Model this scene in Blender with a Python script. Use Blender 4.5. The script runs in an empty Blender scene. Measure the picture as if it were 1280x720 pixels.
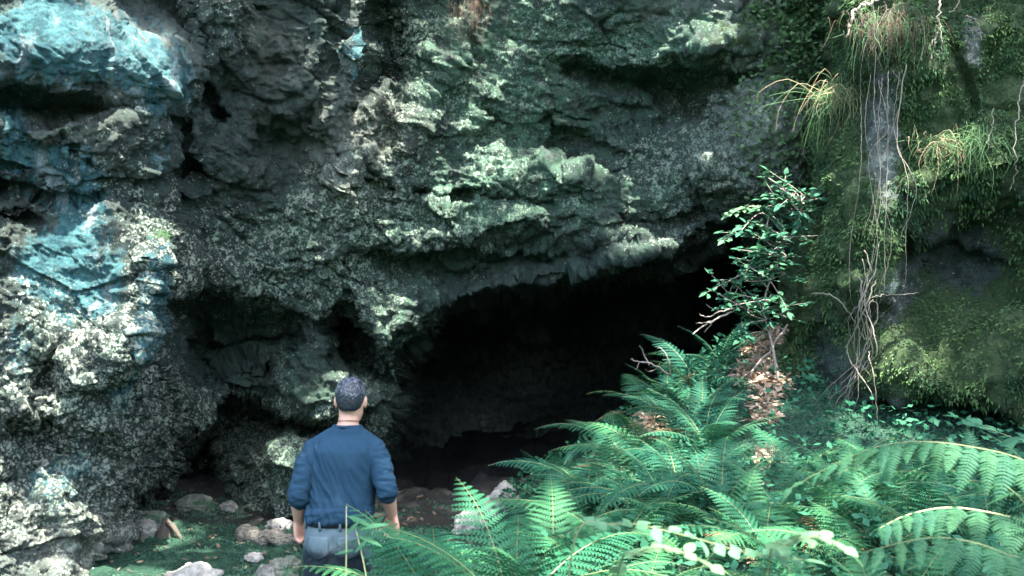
import bpy, bmesh, math, random
import numpy as np
from mathutils import Vector, Matrix, Euler
random.seed(7)
RNG = np.random.default_rng(11)
scene = bpy.context.scene
COL = scene.collection
R = math.radians

# ------------------------------------------------------------------ camera
CAM_Z, FPX = 2.25, 1244.0
cam_d = bpy.data.cameras.new('camera'); cam = bpy.data.objects.new('camera', cam_d); COL.objects.link(cam)
cam.location = (0, 0, CAM_Z); cam.rotation_euler = (R(90), 0, 0)
cam_d.sensor_width = 36.0; cam_d.lens = FPX / 1280 * 36.0
cam_d.clip_start = .05; cam_d.clip_end = 500
cam_d.dof.use_dof = True; cam_d.dof.focus_distance = 7.0; cam_d.dof.aperture_fstop = 3.6
scene.camera = cam

def at(px, py, Y):
    """a point of the photograph at its real distance Y, in metres"""
    return Vector(((px - 640) / FPX * Y, Y, CAM_Z - (py - 360) / FPX * Y))

# ------------------------------------------------------------------ small helpers
def link(o, parent=None):
    COL.objects.link(o)
    if parent is not None: o.parent = parent
    return o

def mesh_np(name, verts, faces, mat=None, parent=None, smooth=True):
    """verts (n,3) array, faces list/array of tuples"""
    me = bpy.data.meshes.new(name)
    verts = np.asarray(verts, dtype=np.float32)
    if isinstance(faces, np.ndarray):
        k = faces.shape[1]; nf = faces.shape[0]
        me.vertices.add(len(verts)); me.vertices.foreach_set('co', verts.ravel())
        me.loops.add(nf * k); me.loops.foreach_set('vertex_index', faces.astype(np.int32).ravel())
        me.polygons.add(nf); me.polygons.foreach_set('loop_start', np.arange(0, nf * k, k, dtype=np.int32))
        me.update(calc_edges=True); me.validate()
    else:
        me.from_pydata([tuple(map(float, v)) for v in verts], [], faces); me.update()
    me.polygons.foreach_set('use_smooth', [smooth] * len(me.polygons))
    if mat: me.materials.append(mat)
    o = bpy.data.objects.new(name, me)
    return link(o, parent)

def attr(o, name, vals):
    a = o.data.attributes.new(name, 'FLOAT', 'POINT'); a.data.foreach_set('value', np.asarray(vals, dtype=np.float32))

def tag(o, label=None, cat=None, group=None, kind=None):
    if label: o['label'] = label
    if cat: o['category'] = cat
    if group: o['group'] = group
    if kind: o['kind'] = kind
    return o

def empty(name, loc=(0, 0, 0), rot=(0, 0, 0), scale=1.0):
    o = bpy.data.objects.new(name, None); COL.objects.link(o)
    o.location = loc; o.rotation_euler = rot; o.scale = (scale,) * 3; o.empty_display_size = .1
    return o

def copy_tree(o, parent=None):
    kids = [c for c in o.children]
    c = o.copy(); COL.objects.link(c); c.parent = parent
    for k in kids: copy_tree(k, c)
    return c

# ------------------------------------------------------------------ noise
def _hash(ix, iy, iz, seed):
    h = (ix.astype(np.uint32) * np.uint32(374761393) + iy.astype(np.uint32) * np.uint32(668265263)
         + iz.astype(np.uint32) * np.uint32(2147483647) + np.uint32((seed * 974634777) & 0xffffffff))
    h = (h ^ (h >> np.uint32(13))) * np.uint32(1274126177)
    h = (h ^ (h >> np.uint32(15))) * np.uint32(2246822519)
    return h ^ (h >> np.uint32(16))

_G = np.random.default_rng(3).normal(size=(256, 3)); _G /= np.linalg.norm(_G, axis=1)[:, None]; _G = _G.astype(np.float32)

def noise3(P, seed=0):
    P = P.astype(np.float32)
    I = np.floor(P).astype(np.int64); F = P - I
    U = F * F * F * (F * (F * 6 - 15) + 10)
    out = np.zeros(len(P), np.float32)
    for dx in (0, 1):
        wx = U[:, 0] if dx else 1 - U[:, 0]
        for dy in (0, 1):
            wy = U[:, 1] if dy else 1 - U[:, 1]
            for dz in (0, 1):
                wz = U[:, 2] if dz else 1 - U[:, 2]
                g = _G[_hash(I[:, 0] + dx, I[:, 1] + dy, I[:, 2] + dz, seed) & 255]
                out += wx * wy * wz * (g[:, 0] * (F[:, 0] - dx) + g[:, 1] * (F[:, 1] - dy) + g[:, 2] * (F[:, 2] - dz))
    return out * 1.5

def fbm(P, freq, octs=4, seed=0, gain=.5, ridged=False, stretch=(1, 1, 1)):
    out = np.zeros(len(P), np.float32); a = 1.0; s = 0
    Q = P * np.asarray(stretch, np.float32)
    for k in range(octs):
        n = noise3(Q * (freq * 2.03 ** k) + 17.3 * k, seed + k)
        if ridged: n = 1 - 2 * np.abs(n)
        out += a * n; s += a; a *= gain
    return out / s

def facets(P, freq, seed=0, tilt=1.0, stretch=(1, 1, 1), step=.5):
    """broken-rock relief: every Voronoi cell is a plane of its own tilt and height; also returns the distance to the cell's edge"""
    Q = (P * np.asarray(stretch, np.float32) * freq).astype(np.float32)
    I = np.floor(Q).astype(np.int64)
    b1 = np.full(len(Q), 9e9, np.float32); b2 = b1.copy(); val = np.zeros(len(Q), np.float32)
    for dx in (-1, 0, 1):
        for dy in (-1, 0, 1):
            for dz in (-1, 0, 1):
                h = _hash(I[:, 0] + dx, I[:, 1] + dy, I[:, 2] + dz, seed)
                c = np.stack([I[:, 0] + dx + (h & 1023) / 1023., I[:, 1] + dy + ((h >> 10) & 1023) / 1023., I[:, 2] + dz + ((h >> 20) & 1023) / 1023.], 1).astype(np.float32)
                r = Q - c; d = (r * r).sum(1)
                v = tilt * (r * _G[(h >> 7) & 255]).sum(1) + step * (((h >> 3) & 255) / 255. - .5)
                n = d < b1
                b2 = np.where(n, b1, np.minimum(b2, d)); val = np.where(n, v, val); b1 = np.where(n, d, b1)
    return val, np.sqrt(b2) - np.sqrt(b1)

def lin3(P, seed=0):
    """value noise interpolated linearly over tetrahedra: flat facets that meet in sharp creases, like broken rock"""
    P = P.astype(np.float32); I = np.floor(P).astype(np.int64); F = P - I
    o = np.argsort(-F, axis=1); fs = np.take_along_axis(F, o, 1)
    def h(J): return (_hash(J[:, 0], J[:, 1], J[:, 2], seed) & 65535) / 32767.5 - 1
    J = I.copy(); ar = np.arange(len(P)); v0 = h(J); out = v0 * (1 - fs[:, 0])
    for k in range(3):
        J[ar, o[:, k]] += 1
        wgt_ = fs[:, k] - (fs[:, k + 1] if k < 2 else 0)
        out = out + h(J) * wgt_
    return out.astype(np.float32)
def lfbm(P, freq, octs, seed=0, gain=.5, stretch=(1, 1, 1), rot=((.8, .36, -.48), (-.6, .48, -.64), (0, .8, .6))):
    Q = (P * np.asarray(stretch, np.float32)) @ np.asarray(rot, np.float32); out = 0; a = 1.0
    for k in range(octs): out = out + a * lin3(Q * (freq * 2.1 ** k) + 11.7 * k, seed + k); a *= gain
    return out

def sstep(a, b, x):
    t = np.clip((x - a) / (b - a), 0, 1); return t * t * (3 - 2 * t)

def poly_sdf(px, py, poly):
    """distance in pixels to a polygon, positive inside"""
    d = np.full(px.shape, 1e9, np.float32); ins = np.zeros(px.shape, bool); n = len(poly)
    for i in range(n):
        ax, ay = poly[i]; bx, by = poly[(i + 1) % n]
        ex, ey = bx - ax, by - ay
        t = np.clip(((px - ax) * ex + (py - ay) * ey) / (ex * ex + ey * ey + 1e-9), 0, 1)
        d = np.minimum(d, np.hypot(px - ax - t * ex, py - ay - t * ey))
        c = ((ay > py) != (by > py)) & (px < (bx - ax) * (py - ay) / ((by - ay) + 1e-9) + ax)
        ins ^= c
    return np.where(ins, d, -d)

def tps(cp, px, py, reg=1e-3):
    cp = np.array(cp, float); S = 400.0
    X = cp[:, :2] / S; n = len(X)
    def U(r2): return np.where(r2 > 0, r2 * np.log(np.maximum(r2, 1e-12)), 0)
    K = U(((X[:, None] - X[None]) ** 2).sum(-1)) + np.eye(n) * reg
    Pm = np.c_[np.ones(n), X]
    A = np.block([[K, Pm], [Pm.T, np.zeros((3, 3))]])
    w = np.linalg.solve(A, np.r_[cp[:, 2], 0, 0, 0])
    out = w[n] + w[n + 1] * px / S + w[n + 2] * py / S
    for i in range(n):
        out = out + w[i] * U((px / S - X[i, 0]) ** 2 + (py / S - X[i, 1]) ** 2)
    return out

def grid_faces(nr, nc):
    i = np.arange(nr * nc).reshape(nr, nc)
    return np.stack([i[:-1, :-1], i[1:, :-1], i[1:, 1:], i[:-1, 1:]], -1).reshape(-1, 4)

def grid_normals(V, nr, nc):
    G = V.reshape(nr, nc, 3)
    du = np.gradient(G, axis=1); dv = np.gradient(G, axis=0)
    n = np.cross(dv, du); n /= np.linalg.norm(n, axis=-1, keepdims=True) + 1e-9
    return n.reshape(-1, 3)

def blob(px, py, cx, cy, rx, ry, rot=0):
    c, s = math.cos(R(rot)), math.sin(R(rot))
    u = ((px - cx) * c + (py - cy) * s) / rx; v = (-(px - cx) * s + (py - cy) * c) / ry
    return np.exp(-(u * u + v * v))

# ------------------------------------------------------------------ materials
class NT:
    def __init__(s, name):
        s.m = bpy.data.materials.new(name); s.m.use_nodes = True; s.t = s.m.node_tree; s.t.nodes.clear()
        s.out = s.n('ShaderNodeOutputMaterial'); s.b = s.n('ShaderNodeBsdfPrincipled')
        s.l(s.b.outputs[0], s.out.inputs[0]); s.tc = s.n('ShaderNodeTexCoord')
    def n(s, t, **k):
        x = s.t.nodes.new(t)
        for a, v in k.items(): setattr(x, a, v)
        return x
    def l(s, a, b): s.t.links.new(a, b)
    def set(s, sock, v):
        if hasattr(v, 'links') or isinstance(v, bpy.types.NodeSocket): s.l(v, sock)
        else: sock.default_value = v
    def co(s, scale=(1, 1, 1), rot=(0, 0, 0), src='Object'):
        m = s.n('ShaderNodeMapping'); s.l(s.tc.outputs[src], m.inputs[0])
        m.inputs['Scale'].default_value = scale; m.inputs['Rotation'].default_value = rot
        return m.outputs[0]
    def noise(s, scale, detail=6, rough=.6, co=None, dist=0.0):
        x = s.n('ShaderNodeTexNoise'); x.inputs['Scale'].default_value = scale; x.inputs['Detail'].default_value = detail
        x.inputs['Roughness'].default_value = rough; x.inputs['Distortion'].default_value = dist
        s.l(co or s.tc.outputs['Object'], x.inputs['Vector']); return x.outputs['Fac']
    def voro(s, scale, feature='F1', co=None, out='Distance'):
        x = s.n('ShaderNodeTexVoronoi'); x.feature = feature; x.inputs['Scale'].default_value = scale
        s.l(co or s.tc.outputs['Object'], x.inputs['Vector']); return x.outputs[out]
    def math(s, op, a, b=0.0, c=None, clamp=False):
        x = s.n('ShaderNodeMath', operation=op); x.use_clamp = clamp
        s.set(x.inputs[0], a); s.set(x.inputs[1], b)
        if c is not None: s.set(x.inputs[2], c)
        return x.outputs[0]
    def ramp(s, f, a, b, lo=0.0, hi=1.0):
        x = s.n('ShaderNodeMapRange'); x.interpolation_type = 'SMOOTHSTEP'
        s.set(x.inputs[0], f); s.set(x.inputs[1], a); s.set(x.inputs[2], b); s.set(x.inputs[3], lo); s.set(x.inputs[4], hi)
        return x.outputs[0]
    def mix(s, f, a, b):
        x = s.n('ShaderNodeMix', data_type='RGBA'); s.set(x.inputs[0], f)
        for i, v in ((6, a), (7, b)):
            if isinstance(v, tuple): x.inputs[i].default_value = (*v, 1) if len(v) == 3 else v
            else: s.l(v, x.inputs[i])
        return x.outputs[2]
    def att(s, name):
        x = s.n('ShaderNodeAttribute'); x.attribute_name = name; return x.outputs['Fac']
    def rnd(s):
        return s.n('ShaderNodeObjectInfo').outputs['Random']
    def base(s, c):
        if isinstance(c, tuple): s.b.inputs['Base Color'].default_value = (*c, 1)
        else: s.l(c, s.b.inputs['Base Color'])
    def bump(s, h, strength=.5, dist=.02):
        x = s.n('ShaderNodeBump'); x.inputs['Strength'].default_value = strength; x.inputs['Distance'].default_value = dist
        s.l(h, x.inputs['Height']); s.l(x.outputs[0], s.b.inputs['Normal']); return x
    def p(s, **k):
        for a, v in k.items():
            s.set(s.b.inputs[a.replace('_', ' ')], v)
        return s

def rock_material(name, stain=True):
    """dark wet limestone with pale crustose lichen, algae, copper blue stain and moss, driven by where each grows"""
    m = NT(name)
    tilt = m.co((1, 1, .55), (0, R(18), 0))
    big = m.noise(1.6, 5, .6)
    mid = m.noise(9, 8, .7, tilt)
    fine = m.noise(48, 6, .7)
    grain = m.noise(160, 4, .7)
    c = m.mix(m.ramp(mid, .35, .68), (.009, .017, .017), (.066, .088, .079))
    c = m.mix(m.ramp(m.noise(34, 8, .8, m.co((1.5, 1.5, .7), (0, R(12), 0))), .50, .36, 0, .85), c, (.007, .011, .012))
    c = m.mix(m.ramp(fine, .52, .72, 0, .6), c, (.13, .155, .14))
    c = m.mix(m.ramp(big, .5, .75, 0, .45), c, (.060, .056, .043))
    # brown earth stains
    br = m.math('MULTIPLY', m.att('brown'), m.ramp(m.noise(14, 6, .7), .35, .65))
    c = m.mix(br, c, (.15, .10, .062))
    # pale smooth rock, and sun patches put into the same pale colour
    pl = m.math('MULTIPLY', m.att('pale'), m.ramp(m.noise(11, 7, .72, tilt), .30, .58))
    c = m.mix(pl, c, m.mix(fine, (.19, .22, .20), (.50, .52, .47)))
    # green algae film
    al = m.math('MULTIPLY', m.att('algae'), m.ramp(m.noise(7, 7, .72), .34, .62))
    c = m.mix(al, c, m.mix(fine, (.024, .070, .044), (.085, .175, .115)))
    if stain:
        st = m.math('ADD', m.att('stain'), m.math('MULTIPLY', m.math('SUBTRACT', m.noise(13, 8, .75, m.co((1, 1, .6))), .5), 1.9))
        vert = m.noise(6, 6, .65, m.co((1.6, 1.6, .3)))
        sc = m.mix(m.ramp(vert, .36, .62), (.012, .080, .100), (.055, .175, .185))
        sc = m.mix(m.ramp(m.noise(4.3, 4, .6, m.co((1.3, 1.3, .4))), .52, .66, 0, .8), sc, (.26, .33, .33))
        sc = m.mix(m.ramp(fine, .54, .70, 0, .55), sc, (.035, .06, .06))
        c = m.mix(m.math('MULTIPLY', m.ramp(st, .42, .66), m.ramp(m.noise(31, 7, .75, m.co((1, 1, .7))), .30, .52, .15, .95)), c, sc)
    # lichen: crusty speckles, several sizes
    le = m.math('ADD', m.att('lichen'), m.math('MULTIPLY', m.math('SUBTRACT', m.noise(2.7, 5, .65), .5), 1.5))
    n1 = m.noise(15, 10, .80, m.co((1, 1, .8), (0, R(25), 0)))
    n2 = m.voro(38)
    sp = m.math('ADD', n1, m.math('MULTIPLY', m.math('SUBTRACT', .34, n2), .22))
    sp = m.math('ADD', sp, m.math('MULTIPLY', m.math('SUBTRACT', grain, .5), .20))
    th = m.math('MAXIMUM', m.math('SUBTRACT', .70, m.math('MULTIPLY', le, .26)), .475)
    lm = m.ramp(m.math('SUBTRACT', sp, th), -.012, .035)
    lc = m.mix(m.ramp(m.noise(3.1, 3, .6), .42, .6), (.57, .565, .47), (.43, .52, .41))
    lc = m.mix(m.att('algae'), lc, (.26, .40, .28))
    lc = m.mix(m.ramp(grain, .3, .62), m.mix(.45, lc, (.10, .10, .08)), lc)
    c = m.mix(m.math('MULTIPLY', lm, .93), c, lc)
    # moss
    mo = m.math('ADD', m.att('moss'), m.math('MULTIPLY', m.math('SUBTRACT', m.noise(8, 8, .75), .5), 1.5))
    mm = m.ramp(mo, .42, .58)
    mc = m.mix(m.ramp(fine, .3, .7), (.012, .030, .012), (.055, .10, .03))
    c = m.mix(mm, c, mc)
    m.base(c)
    h = m.math('ADD', m.math('MULTIPLY', mid, .9), m.math('MULTIPLY', fine, .45))
    h = m.math('ADD', h, m.math('MULTIPLY', lm, .10))
    h = m.math('ADD', h, m.math('MULTIPLY', grain, .16))
    h = m.math('ADD', h, m.math('MULTIPLY', m.noise(30, 9, .82, m.co((1.5, 1.5, .8))), .55))
    m.bump(h, 1.0, .06)
    m.p(Roughness=.78, Specular_IOR_Level=.35)
    return m.m
# ------------------------------------------------------------------ ground shape
def ground_h(x, y):
    x = np.asarray(x, float); y = np.asarray(y, float)
    # the fern bank: a low shelf beside the photographer that turns into a slope climbing to the right, up to the cave's right wall
    near = .80 * sstep(-1.15, .15, x) + .10 * np.maximum(x - .2, 0)
    q = x + .30 + .10 * np.sin(y * 1.7)
    far = .70 * (.5 * (q + np.sqrt(q * q + .06)))
    cap = .92 + .36 * np.clip(y - 6.3, 0, 4)
    far = .5 * (far + cap - np.sqrt((far - cap) ** 2 + .03))
    k = sstep(4.2, 7.4, y)
    h = near * (1 - k) + far * k
    h = h * np.where(y < 9.3, 1, np.exp(-((y - 9.3) / 2.0) ** 2))
    h = h + .10 * sstep(-2.6, -4.2, x) * sstep(6, 9, y)
    h = h + 4.5 * sstep(-3.5, -13, y) + 3.0 * sstep(7.5, 15, np.abs(x)) * sstep(9, 4, y)  # unseen rises behind and beside the camera, added to block low sky
    h = h - .35 * sstep(10.2, 14, y) * sstep(3, -1, x)
    return h

# ------------------------------------------------------------------ the cliff with the cave
gx = np.r_[np.arange(-760, -40, 10), np.arange(-40, 1320, 1.6), np.arange(1320, 2000, 10)]
gy = np.r_[np.arange(-760, -30, 10), np.arange(-30, 760, 1.6), np.arange(760, 900, 10)]
PX, PY = np.meshgrid(gx, gy); NRr, NCc = PX.shape
px, py = PX.ravel().astype(np.float32), PY.ravel().astype(np.float32)
CP = [(-700, -700, 5.8), (-700, 360, 5.2), (-700, 860, 5.2), (-300, 0, 6.2), (-300, 360, 6.2), (-300, 800, 6.3), (-300, -400, 6.3),
      (0, 0, 7.0), (0, 90, 6.95), (0, 250, 7.25), (0, 400, 7.2), (0, 600, 7.3), (0, 760, 7.2), (0, -300, 7.2),
      (100, 60, 7.3), (100, 250, 7.6), (100, 400, 7.6), (100, 560, 7.75), (100, 720, 7.8),
      (190, 70, 7.7), (195, 200, 7.95), (192, 330, 7.9), (195, 450, 8.0), (165, 560, 8.15), (135, 660, 8.2), (130, 760, 8.1),
      (240, 400, 9.3), (245, 300, 8.9), (275, 100, 8.75), (245, 490, 9.7), (225, 560, 9.9), (200, 640, 9.6), (190, 760, 9.4),
      (330, 40, 8.7), (380, 110, 8.75), (320, 190, 9.0), (430, 60, 8.95), (440, 10, 8.9), (400, 180, 9.2),
      (490, 80, 9.85), (455, 180, 9.75), (520, 20, 9.85),
      (400, 260, 9.4), (340, 300, 9.35), (300, 340, 9.3), (420, 330, 9.65), (500, 220, 9.8), (560, 110, 9.9), (600, 200, 9.95), (560, 260, 9.95),
      (650, 60, 10.0), (700, 200, 10.25), (640, 260, 10.1),
      (300, 410, 9.9), (260, 450, 10.2), (350, 430, 10.05),
      (340, 560, 9.75), (420, 570, 9.7), (300, 610, 10.1), (400, 640, 9.85), (465, 570, 10.1), (500, 500, 10.3), (380, 490, 10.0), (450, 490, 10.1),
      (480, 400, 10.05), (490, 460, 10.15), (465, 360, 10.05), (510, 350, 10.2), (400, 400, 9.95), (560, 640, 10.6), (640, 640, 11),
      (600, 300, 10.15), (700, 320, 10.3), (800, 325, 10.2), (860, 310, 10.3), (930, 290, 10.4),
      (760, 260, 10.1), (830, 240, 10.1), (800, 150, 10.25), (860, 150, 10.2), (850, 55, 9.7), (760, 60, 9.9), (950, 150, 9.42), (960, 100, 9.45), (960, 50, 9.5),
      (930, 220, 9.7), (1000, 200, 9.45), (1010, 50, 9.5), (1100, 200, 9.9), (1100, 500, 10.2), (1000, 400, 10.5), (900, 500, 11), (800, 560, 11), (700, 600, 11),
      (1300, 100, 9.4), (1300, 400, 9.4), (1300, 800, 9), (1700, 0, 8), (1700, 500, 7.6), (2000, -500, 7.5), (2000, 860, 6.6),
      (300, -200, 8.9), (700, -200, 9.9), (1000, -200, 9.4), (1300, -200, 9.2), (300, -700, 10.2), (700, -700, 11), (1100, -700, 10.6), (0, -700, 8.4),
      (400, 860, 9.6), (700, 860, 10.8), (1000, 860, 10)]
D = tps(CP, px, py)
P0 = np.c_[px / 110, py / 110, np.zeros_like(px)].astype(np.float32)
wob = fbm(P0, 1.0, 5, 40) * 26; wob2 = fbm(P0, 1.0, 5, 50) * 26
qx, qy = px + wob, py + wob2
# (outline, extra depth, softness in px): hollows, cracks and the steps under overhanging beds
REC = [
    ([(470, 660), (440, 600), (492, 505), (500, 440), (550, 398), (620, 374), (700, 358), (790, 352), (850, 332), (905, 305), (960, 300), (1010, 330), (1060, 420), (1060, 900), (470, 900)], 6.0, 58),
    ([(520, 430), (560, 385), (640, 350), (760, 338), (860, 318), (940, 290), (1000, 320), (1000, 470), (600, 560), (520, 520)], .75, 24),
    ([(440, 330), (520, 318), (610, 300), (690, 296), (770, 290), (800, 300), (740, 330), (640, 340), (560, 372), (500, 360)], .55, 22),
    ([(402, 402), (415, 382), (440, 372), (462, 395), (470, 440), (500, 470), (470, 480), (430, 476), (405, 460)], 2.2, 26),
    ([(200, 372), (260, 350), (300, 372), (370, 395), (385, 430), (330, 450), (280, 470), (235, 520), (205, 470)], 1.0, 34),
    ([(235, 520), (280, 490), (330, 500), (400, 520), (460, 522), (470, 545), (410, 560), (340, 555), (280, 580), (265, 640), (150, 655), (185, 600)], 2.3, 36),
    ([(285, 560), (320, 600), (300, 640), (170, 650), (210, 590), (250, 555)], 1.2, 40),
    ([(-200, 90), (0, 100), (60, 108), (110, 126), (165, 132), (160, 142), (110, 150), (60, 152), (0, 142), (-200, 130)], .55, 14),
    ([(80, -40), (120, -10), (150, 40), (200, 52), (250, 66), (258, 50), (225, -40)], .55, 24),
    ([(252, 60), (262, 60), (268, 110), (290, 150), (275, 165), (258, 140), (250, 145), (256, 100)], .45, 9),
    ([(225, 150), (236, 150), (236, 190), (262, 215), (250, 225), (228, 210)], .35, 9),
    ([(195, 145), (225, 148), (252, 140), (252, 147), (225, 156), (195, 152)], .15, 6),
    ([(455, 40), (470, 60), (452, 100), (432, 138), (470, 125), (490, 105), (520, 60), (500, 20), (470, -40)], .55, 22),
    ([(330, 150), (400, 140), (430, 170), (420, 230), (350, 240), (310, 210)], .35, 34),
    ([(690, 84), (760, 90), (830, 86), (900, 92), (950, 80), (960, 92), (900, 108), (870, 150), (800, 120), (730, 112), (690, 100)], .55, 14),
    ([(690, 150), (740, 170), (790, 196), (740, 215), (700, 220), (680, 190)], .35, 20),
    ([(600, 120), (650, 150), (690, 140), (700, 190), (650, 200), (610, 170)], .2, 22),
    ([(0, 232), (40, 236), (70, 250), (100, 252), (130, 246), (130, 252), (90, 262), (40, 248), (0, 244)], .18, 6),
    ([(0, 262), (40, 262), (60, 276), (40, 280), (0, 274)], .22, 7),
    ([(86, 185), (92, 185), (95, 225), (90, 225)], .15, 4),
    ([(30, 450), (75, 430), (90, 470), (60, 500), (35, 490)], .3, 22),
    ([(10, 520), (60, 530), (50, 570), (0, 560)], .25, 20),
    ([(770, 262), (840, 270), (905, 262), (900, 280), (830, 288), (770, 280)], .3, 12),
    ([(450, 225), (520, 240), (600, 238), (690, 250), (690, 262), (600, 256), (520, 258), (450, 240)], .22, 10),
]
for poly, dep, soft in REC:
    s = poly_sdf(qx, qy, poly)
    D += dep * (1 - np.exp(-np.maximum(s, 0) / soft * 1.6)) + dep * .10 * sstep(-soft * .5, 0, s)
# bulges (towards the camera)
for cx, cy, rx, ry, rot, am in [(830, 315, 55, 22, -12, .35), (620, 285, 60, 16, -10, .3), (480, 405, 36, 55, 10, .25), (380, 590, 85, 45, 8, .4), (205, 110, 42, 40, 0, .22),
                                (90, 60, 70, 40, 15, .2), (188, 400, 14, 110, 4, .35), (445, 70, 14, 75, 18, .35), (150, 430, 24, 60, 10, .22), (880, 55, 70, 26, -10, .35),
                                (720, 225, 40, 26, 30, .3), (520, 160, 26, 60, 20, .25), (570, 60, 22, 60, 15, .25), (610, 230, 34, 26, -30, .22), (880, 200, 30, 20, 0, .2),
                                (300, 30, 30, 60, 10, .25), (430, 195, 40, 30, 20, .2)]:
    D -= am * blob(qx, qy, cx, cy, rx, ry, rot)
V = np.c_[(px - 640) / FPX * D, D, CAM_Z - (py - 360) / FPX * D].astype(np.float32)
N = grid_normals(V, NRr, NCc)
deep = sstep(11.5, 14, D)
ang = R(-24); ca, sa = math.cos(ang), math.sin(ang)
T = np.c_[V[:, 0] * ca + V[:, 2] * sa, V[:, 1], -V[:, 0] * sa + V[:, 2] * ca].astype(np.float32)
smoothwall = np.clip(blob(px, py, 130, 60, 150, 90) + .8 * blob(px, py, 70, 320, 60, 120), 0, 1)
d1 = fbm(V, 1.0, 3, 5) * .22
W_ = V + np.c_[fbm(V, 1.7, 3, 11), fbm(V, 1.7, 3, 12), fbm(V, 1.7, 3, 13)].astype(np.float32) * .07
TW = np.c_[W_[:, 0] * ca + W_[:, 2] * sa, W_[:, 1], -W_[:, 0] * sa + W_[:, 2] * ca].astype(np.float32)
f1, e1 = facets(TW, 1.25, 21, .55, (.7, .8, 1.6), .9)
f2, e2 = facets(TW, 3.4, 22, .7, (.75, .9, 1.5), .7)
L1 = lfbm(TW, 1.9, 6, 131, .60, (.75, .9, 1.35))
crack = -.05 * np.exp(-(e1 / .05) ** 2) * sstep(-.1, .25, fbm(V, 1.3, 2, 151))
d3 = fbm(V, 8, 5, 31, .74) * .085 + fbm(TW, 7, 4, 35, .6, True, (1.2, 1, .6)) * .030 + fbm(V, 34, 3, 37, .6) * .016
amp = (1 - .55 * smoothwall)
disp = d1 * (1 - .4 * smoothwall) + f1 * .12 * amp + f2 * .045 * amp + L1 * .115 * (1 - .72 * smoothwall) + crack * amp + d3 * .8 * (1 - .68 * smoothwall)
V = V + N * disp[:, None] * (1 + .3 * deep)[:, None]
M_cliff = rock_material('cliff_rock')
cliff = mesh_np('cliff', V, grid_faces(NRr, NCc), M_cliff)
tag(cliff, 'dark lichen crusted cliff around a black cave mouth, turquoise stains down its nearest face', 'cliff', kind='structure')
B = lambda *a: blob(px, py, *a)
stain = (B(120, 60, 85, 55, 8) * 1.0 + B(40, 40, 60, 55) * .9 + B(55, 210, 65, 40) * .85 + B(105, 270, 32, 60) * 1.0 + B(55, 330, 45, 40) * 1.05 + B(135, 370, 20, 50, 12) * 1.1
         + B(188, 400, 11, 75, 4) * 1.6 + B(170, 475, 10, 45, 14) * 1.4 + B(15, 150, 25, 40) * .8 + B(205, 110, 45, 40) * .62 + B(20, 440, 26, 60) * .62 + B(85, 385, 30, 40) * .7 + B(200, 200, 20, 60) * .5
         + B(100, 580, 70, 40) * .45 + B(50, 620, 60, 40) * .4 + B(440, 60, 11, 70, 18) * .7)
lich = (.45 + .15 * B(80, 400, 160, 300) + .35 * B(380, 590, 130, 60) + .25 * B(800, 190, 130, 60) + .62 * B(100, 500, 130, 130) + .40 * B(60, 640, 120, 90) + .30 * B(200, 270, 30, 80) + .5 * B(175, 430, 28, 110) + .58 * B(430, 250, 80, 110, 20) + .45 * B(340, 330, 120, 60)
        + .50 * B(480, 400, 38, 70) + .55 * B(350, 580, 110, 55) + .40 * B(240, 560, 90, 80, -40) + .42 * B(640, 170, 110, 130) + .35 * B(840, 300, 50, 30) + .52 * B(930, 160, 90, 90)
        + .42 * B(290, 40, 50, 80) + .4 * B(560, 290, 110, 40) + .45 * B(760, 60, 120, 50) + .3 * B(500, 60, 60, 80) + .25 * B(850, 210, 90, 60) + .3 * B(450, 500, 34, 70)
        - .45 * B(188, 400, 10, 80, 4) - .5 * B(172, 475, 10, 40, 14) - .4 * B(135, 370, 20, 50, 12) - .5 * B(100, 50, 120, 60) - .5 * B(340, 110, 80, 110) - .35 * B(650, 320, 160, 22)- .4 * B(260, 440, 60, 60) - .3 * B(700, 170, 60, 80) - .4 * B(60, 300, 60, 60) - .3 * B(780, 150, 90, 50)) - .45 * deep
alg = .10 + (.9 * B(640, 140, 80, 150) + .7 * B(600, 250, 80, 40) + .6 * B(850, 60, 120, 60) + .5 * B(800, 250, 160, 90) + .5 * B(500, 420, 70, 110) + .5 * B(380, 580, 130, 70) + .45 * B(750, 60, 200, 80) + .3 * B(420, 300, 150, 80) + .4 * B(540, 80, 50, 90) + .35 * B(350, 450, 120, 80)) * (1 - deep) + .15
pale = (.55 * B(590, 530, 60, 50) + .5 * B(660, 440, 40, 50) + .4 * B(800, 400, 60, 30) + .9 * B(945, 150, 60, 80) + .6 * B(150, 60, 60, 50) + .35 * B(70, 170, 60, 30) + .55 * B(80, 690, 90, 40) + .4 * B(440, 90, 14, 80, 18) + .9 * B(920, 2, 60, 14) + .5 * B(820, 15, 40, 20) + .45 * B(430, 190, 40, 50))  # upper right and top edge blobs paint sun patches onto the rock
brn = (.7 * B(585, 20, 22, 60, 12) + .5 * B(500, 165, 30, 30) + .4 * B(420, 200, 60, 60) + .5 * B(110, 680, 80, 40) + .35 * B(90, 160, 50, 30) + .3 * B(640, 30, 60, 40) + .3 * B(340, 60, 40, 60))
moss = (.5 * B(930, 40, 80, 40) + .35 * B(860, 80, 100, 20) + .30 * B(640, 60, 60, 60) + .4 * B(980, 250, 60, 90)) * (1 - deep)
for nm, a in (('stain', stain), ('lichen', lich), ('algae', alg), ('pale', pale), ('brown', brn), ('moss', moss)): attr(cliff, nm, np.clip(a, 0, 1.3))

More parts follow.
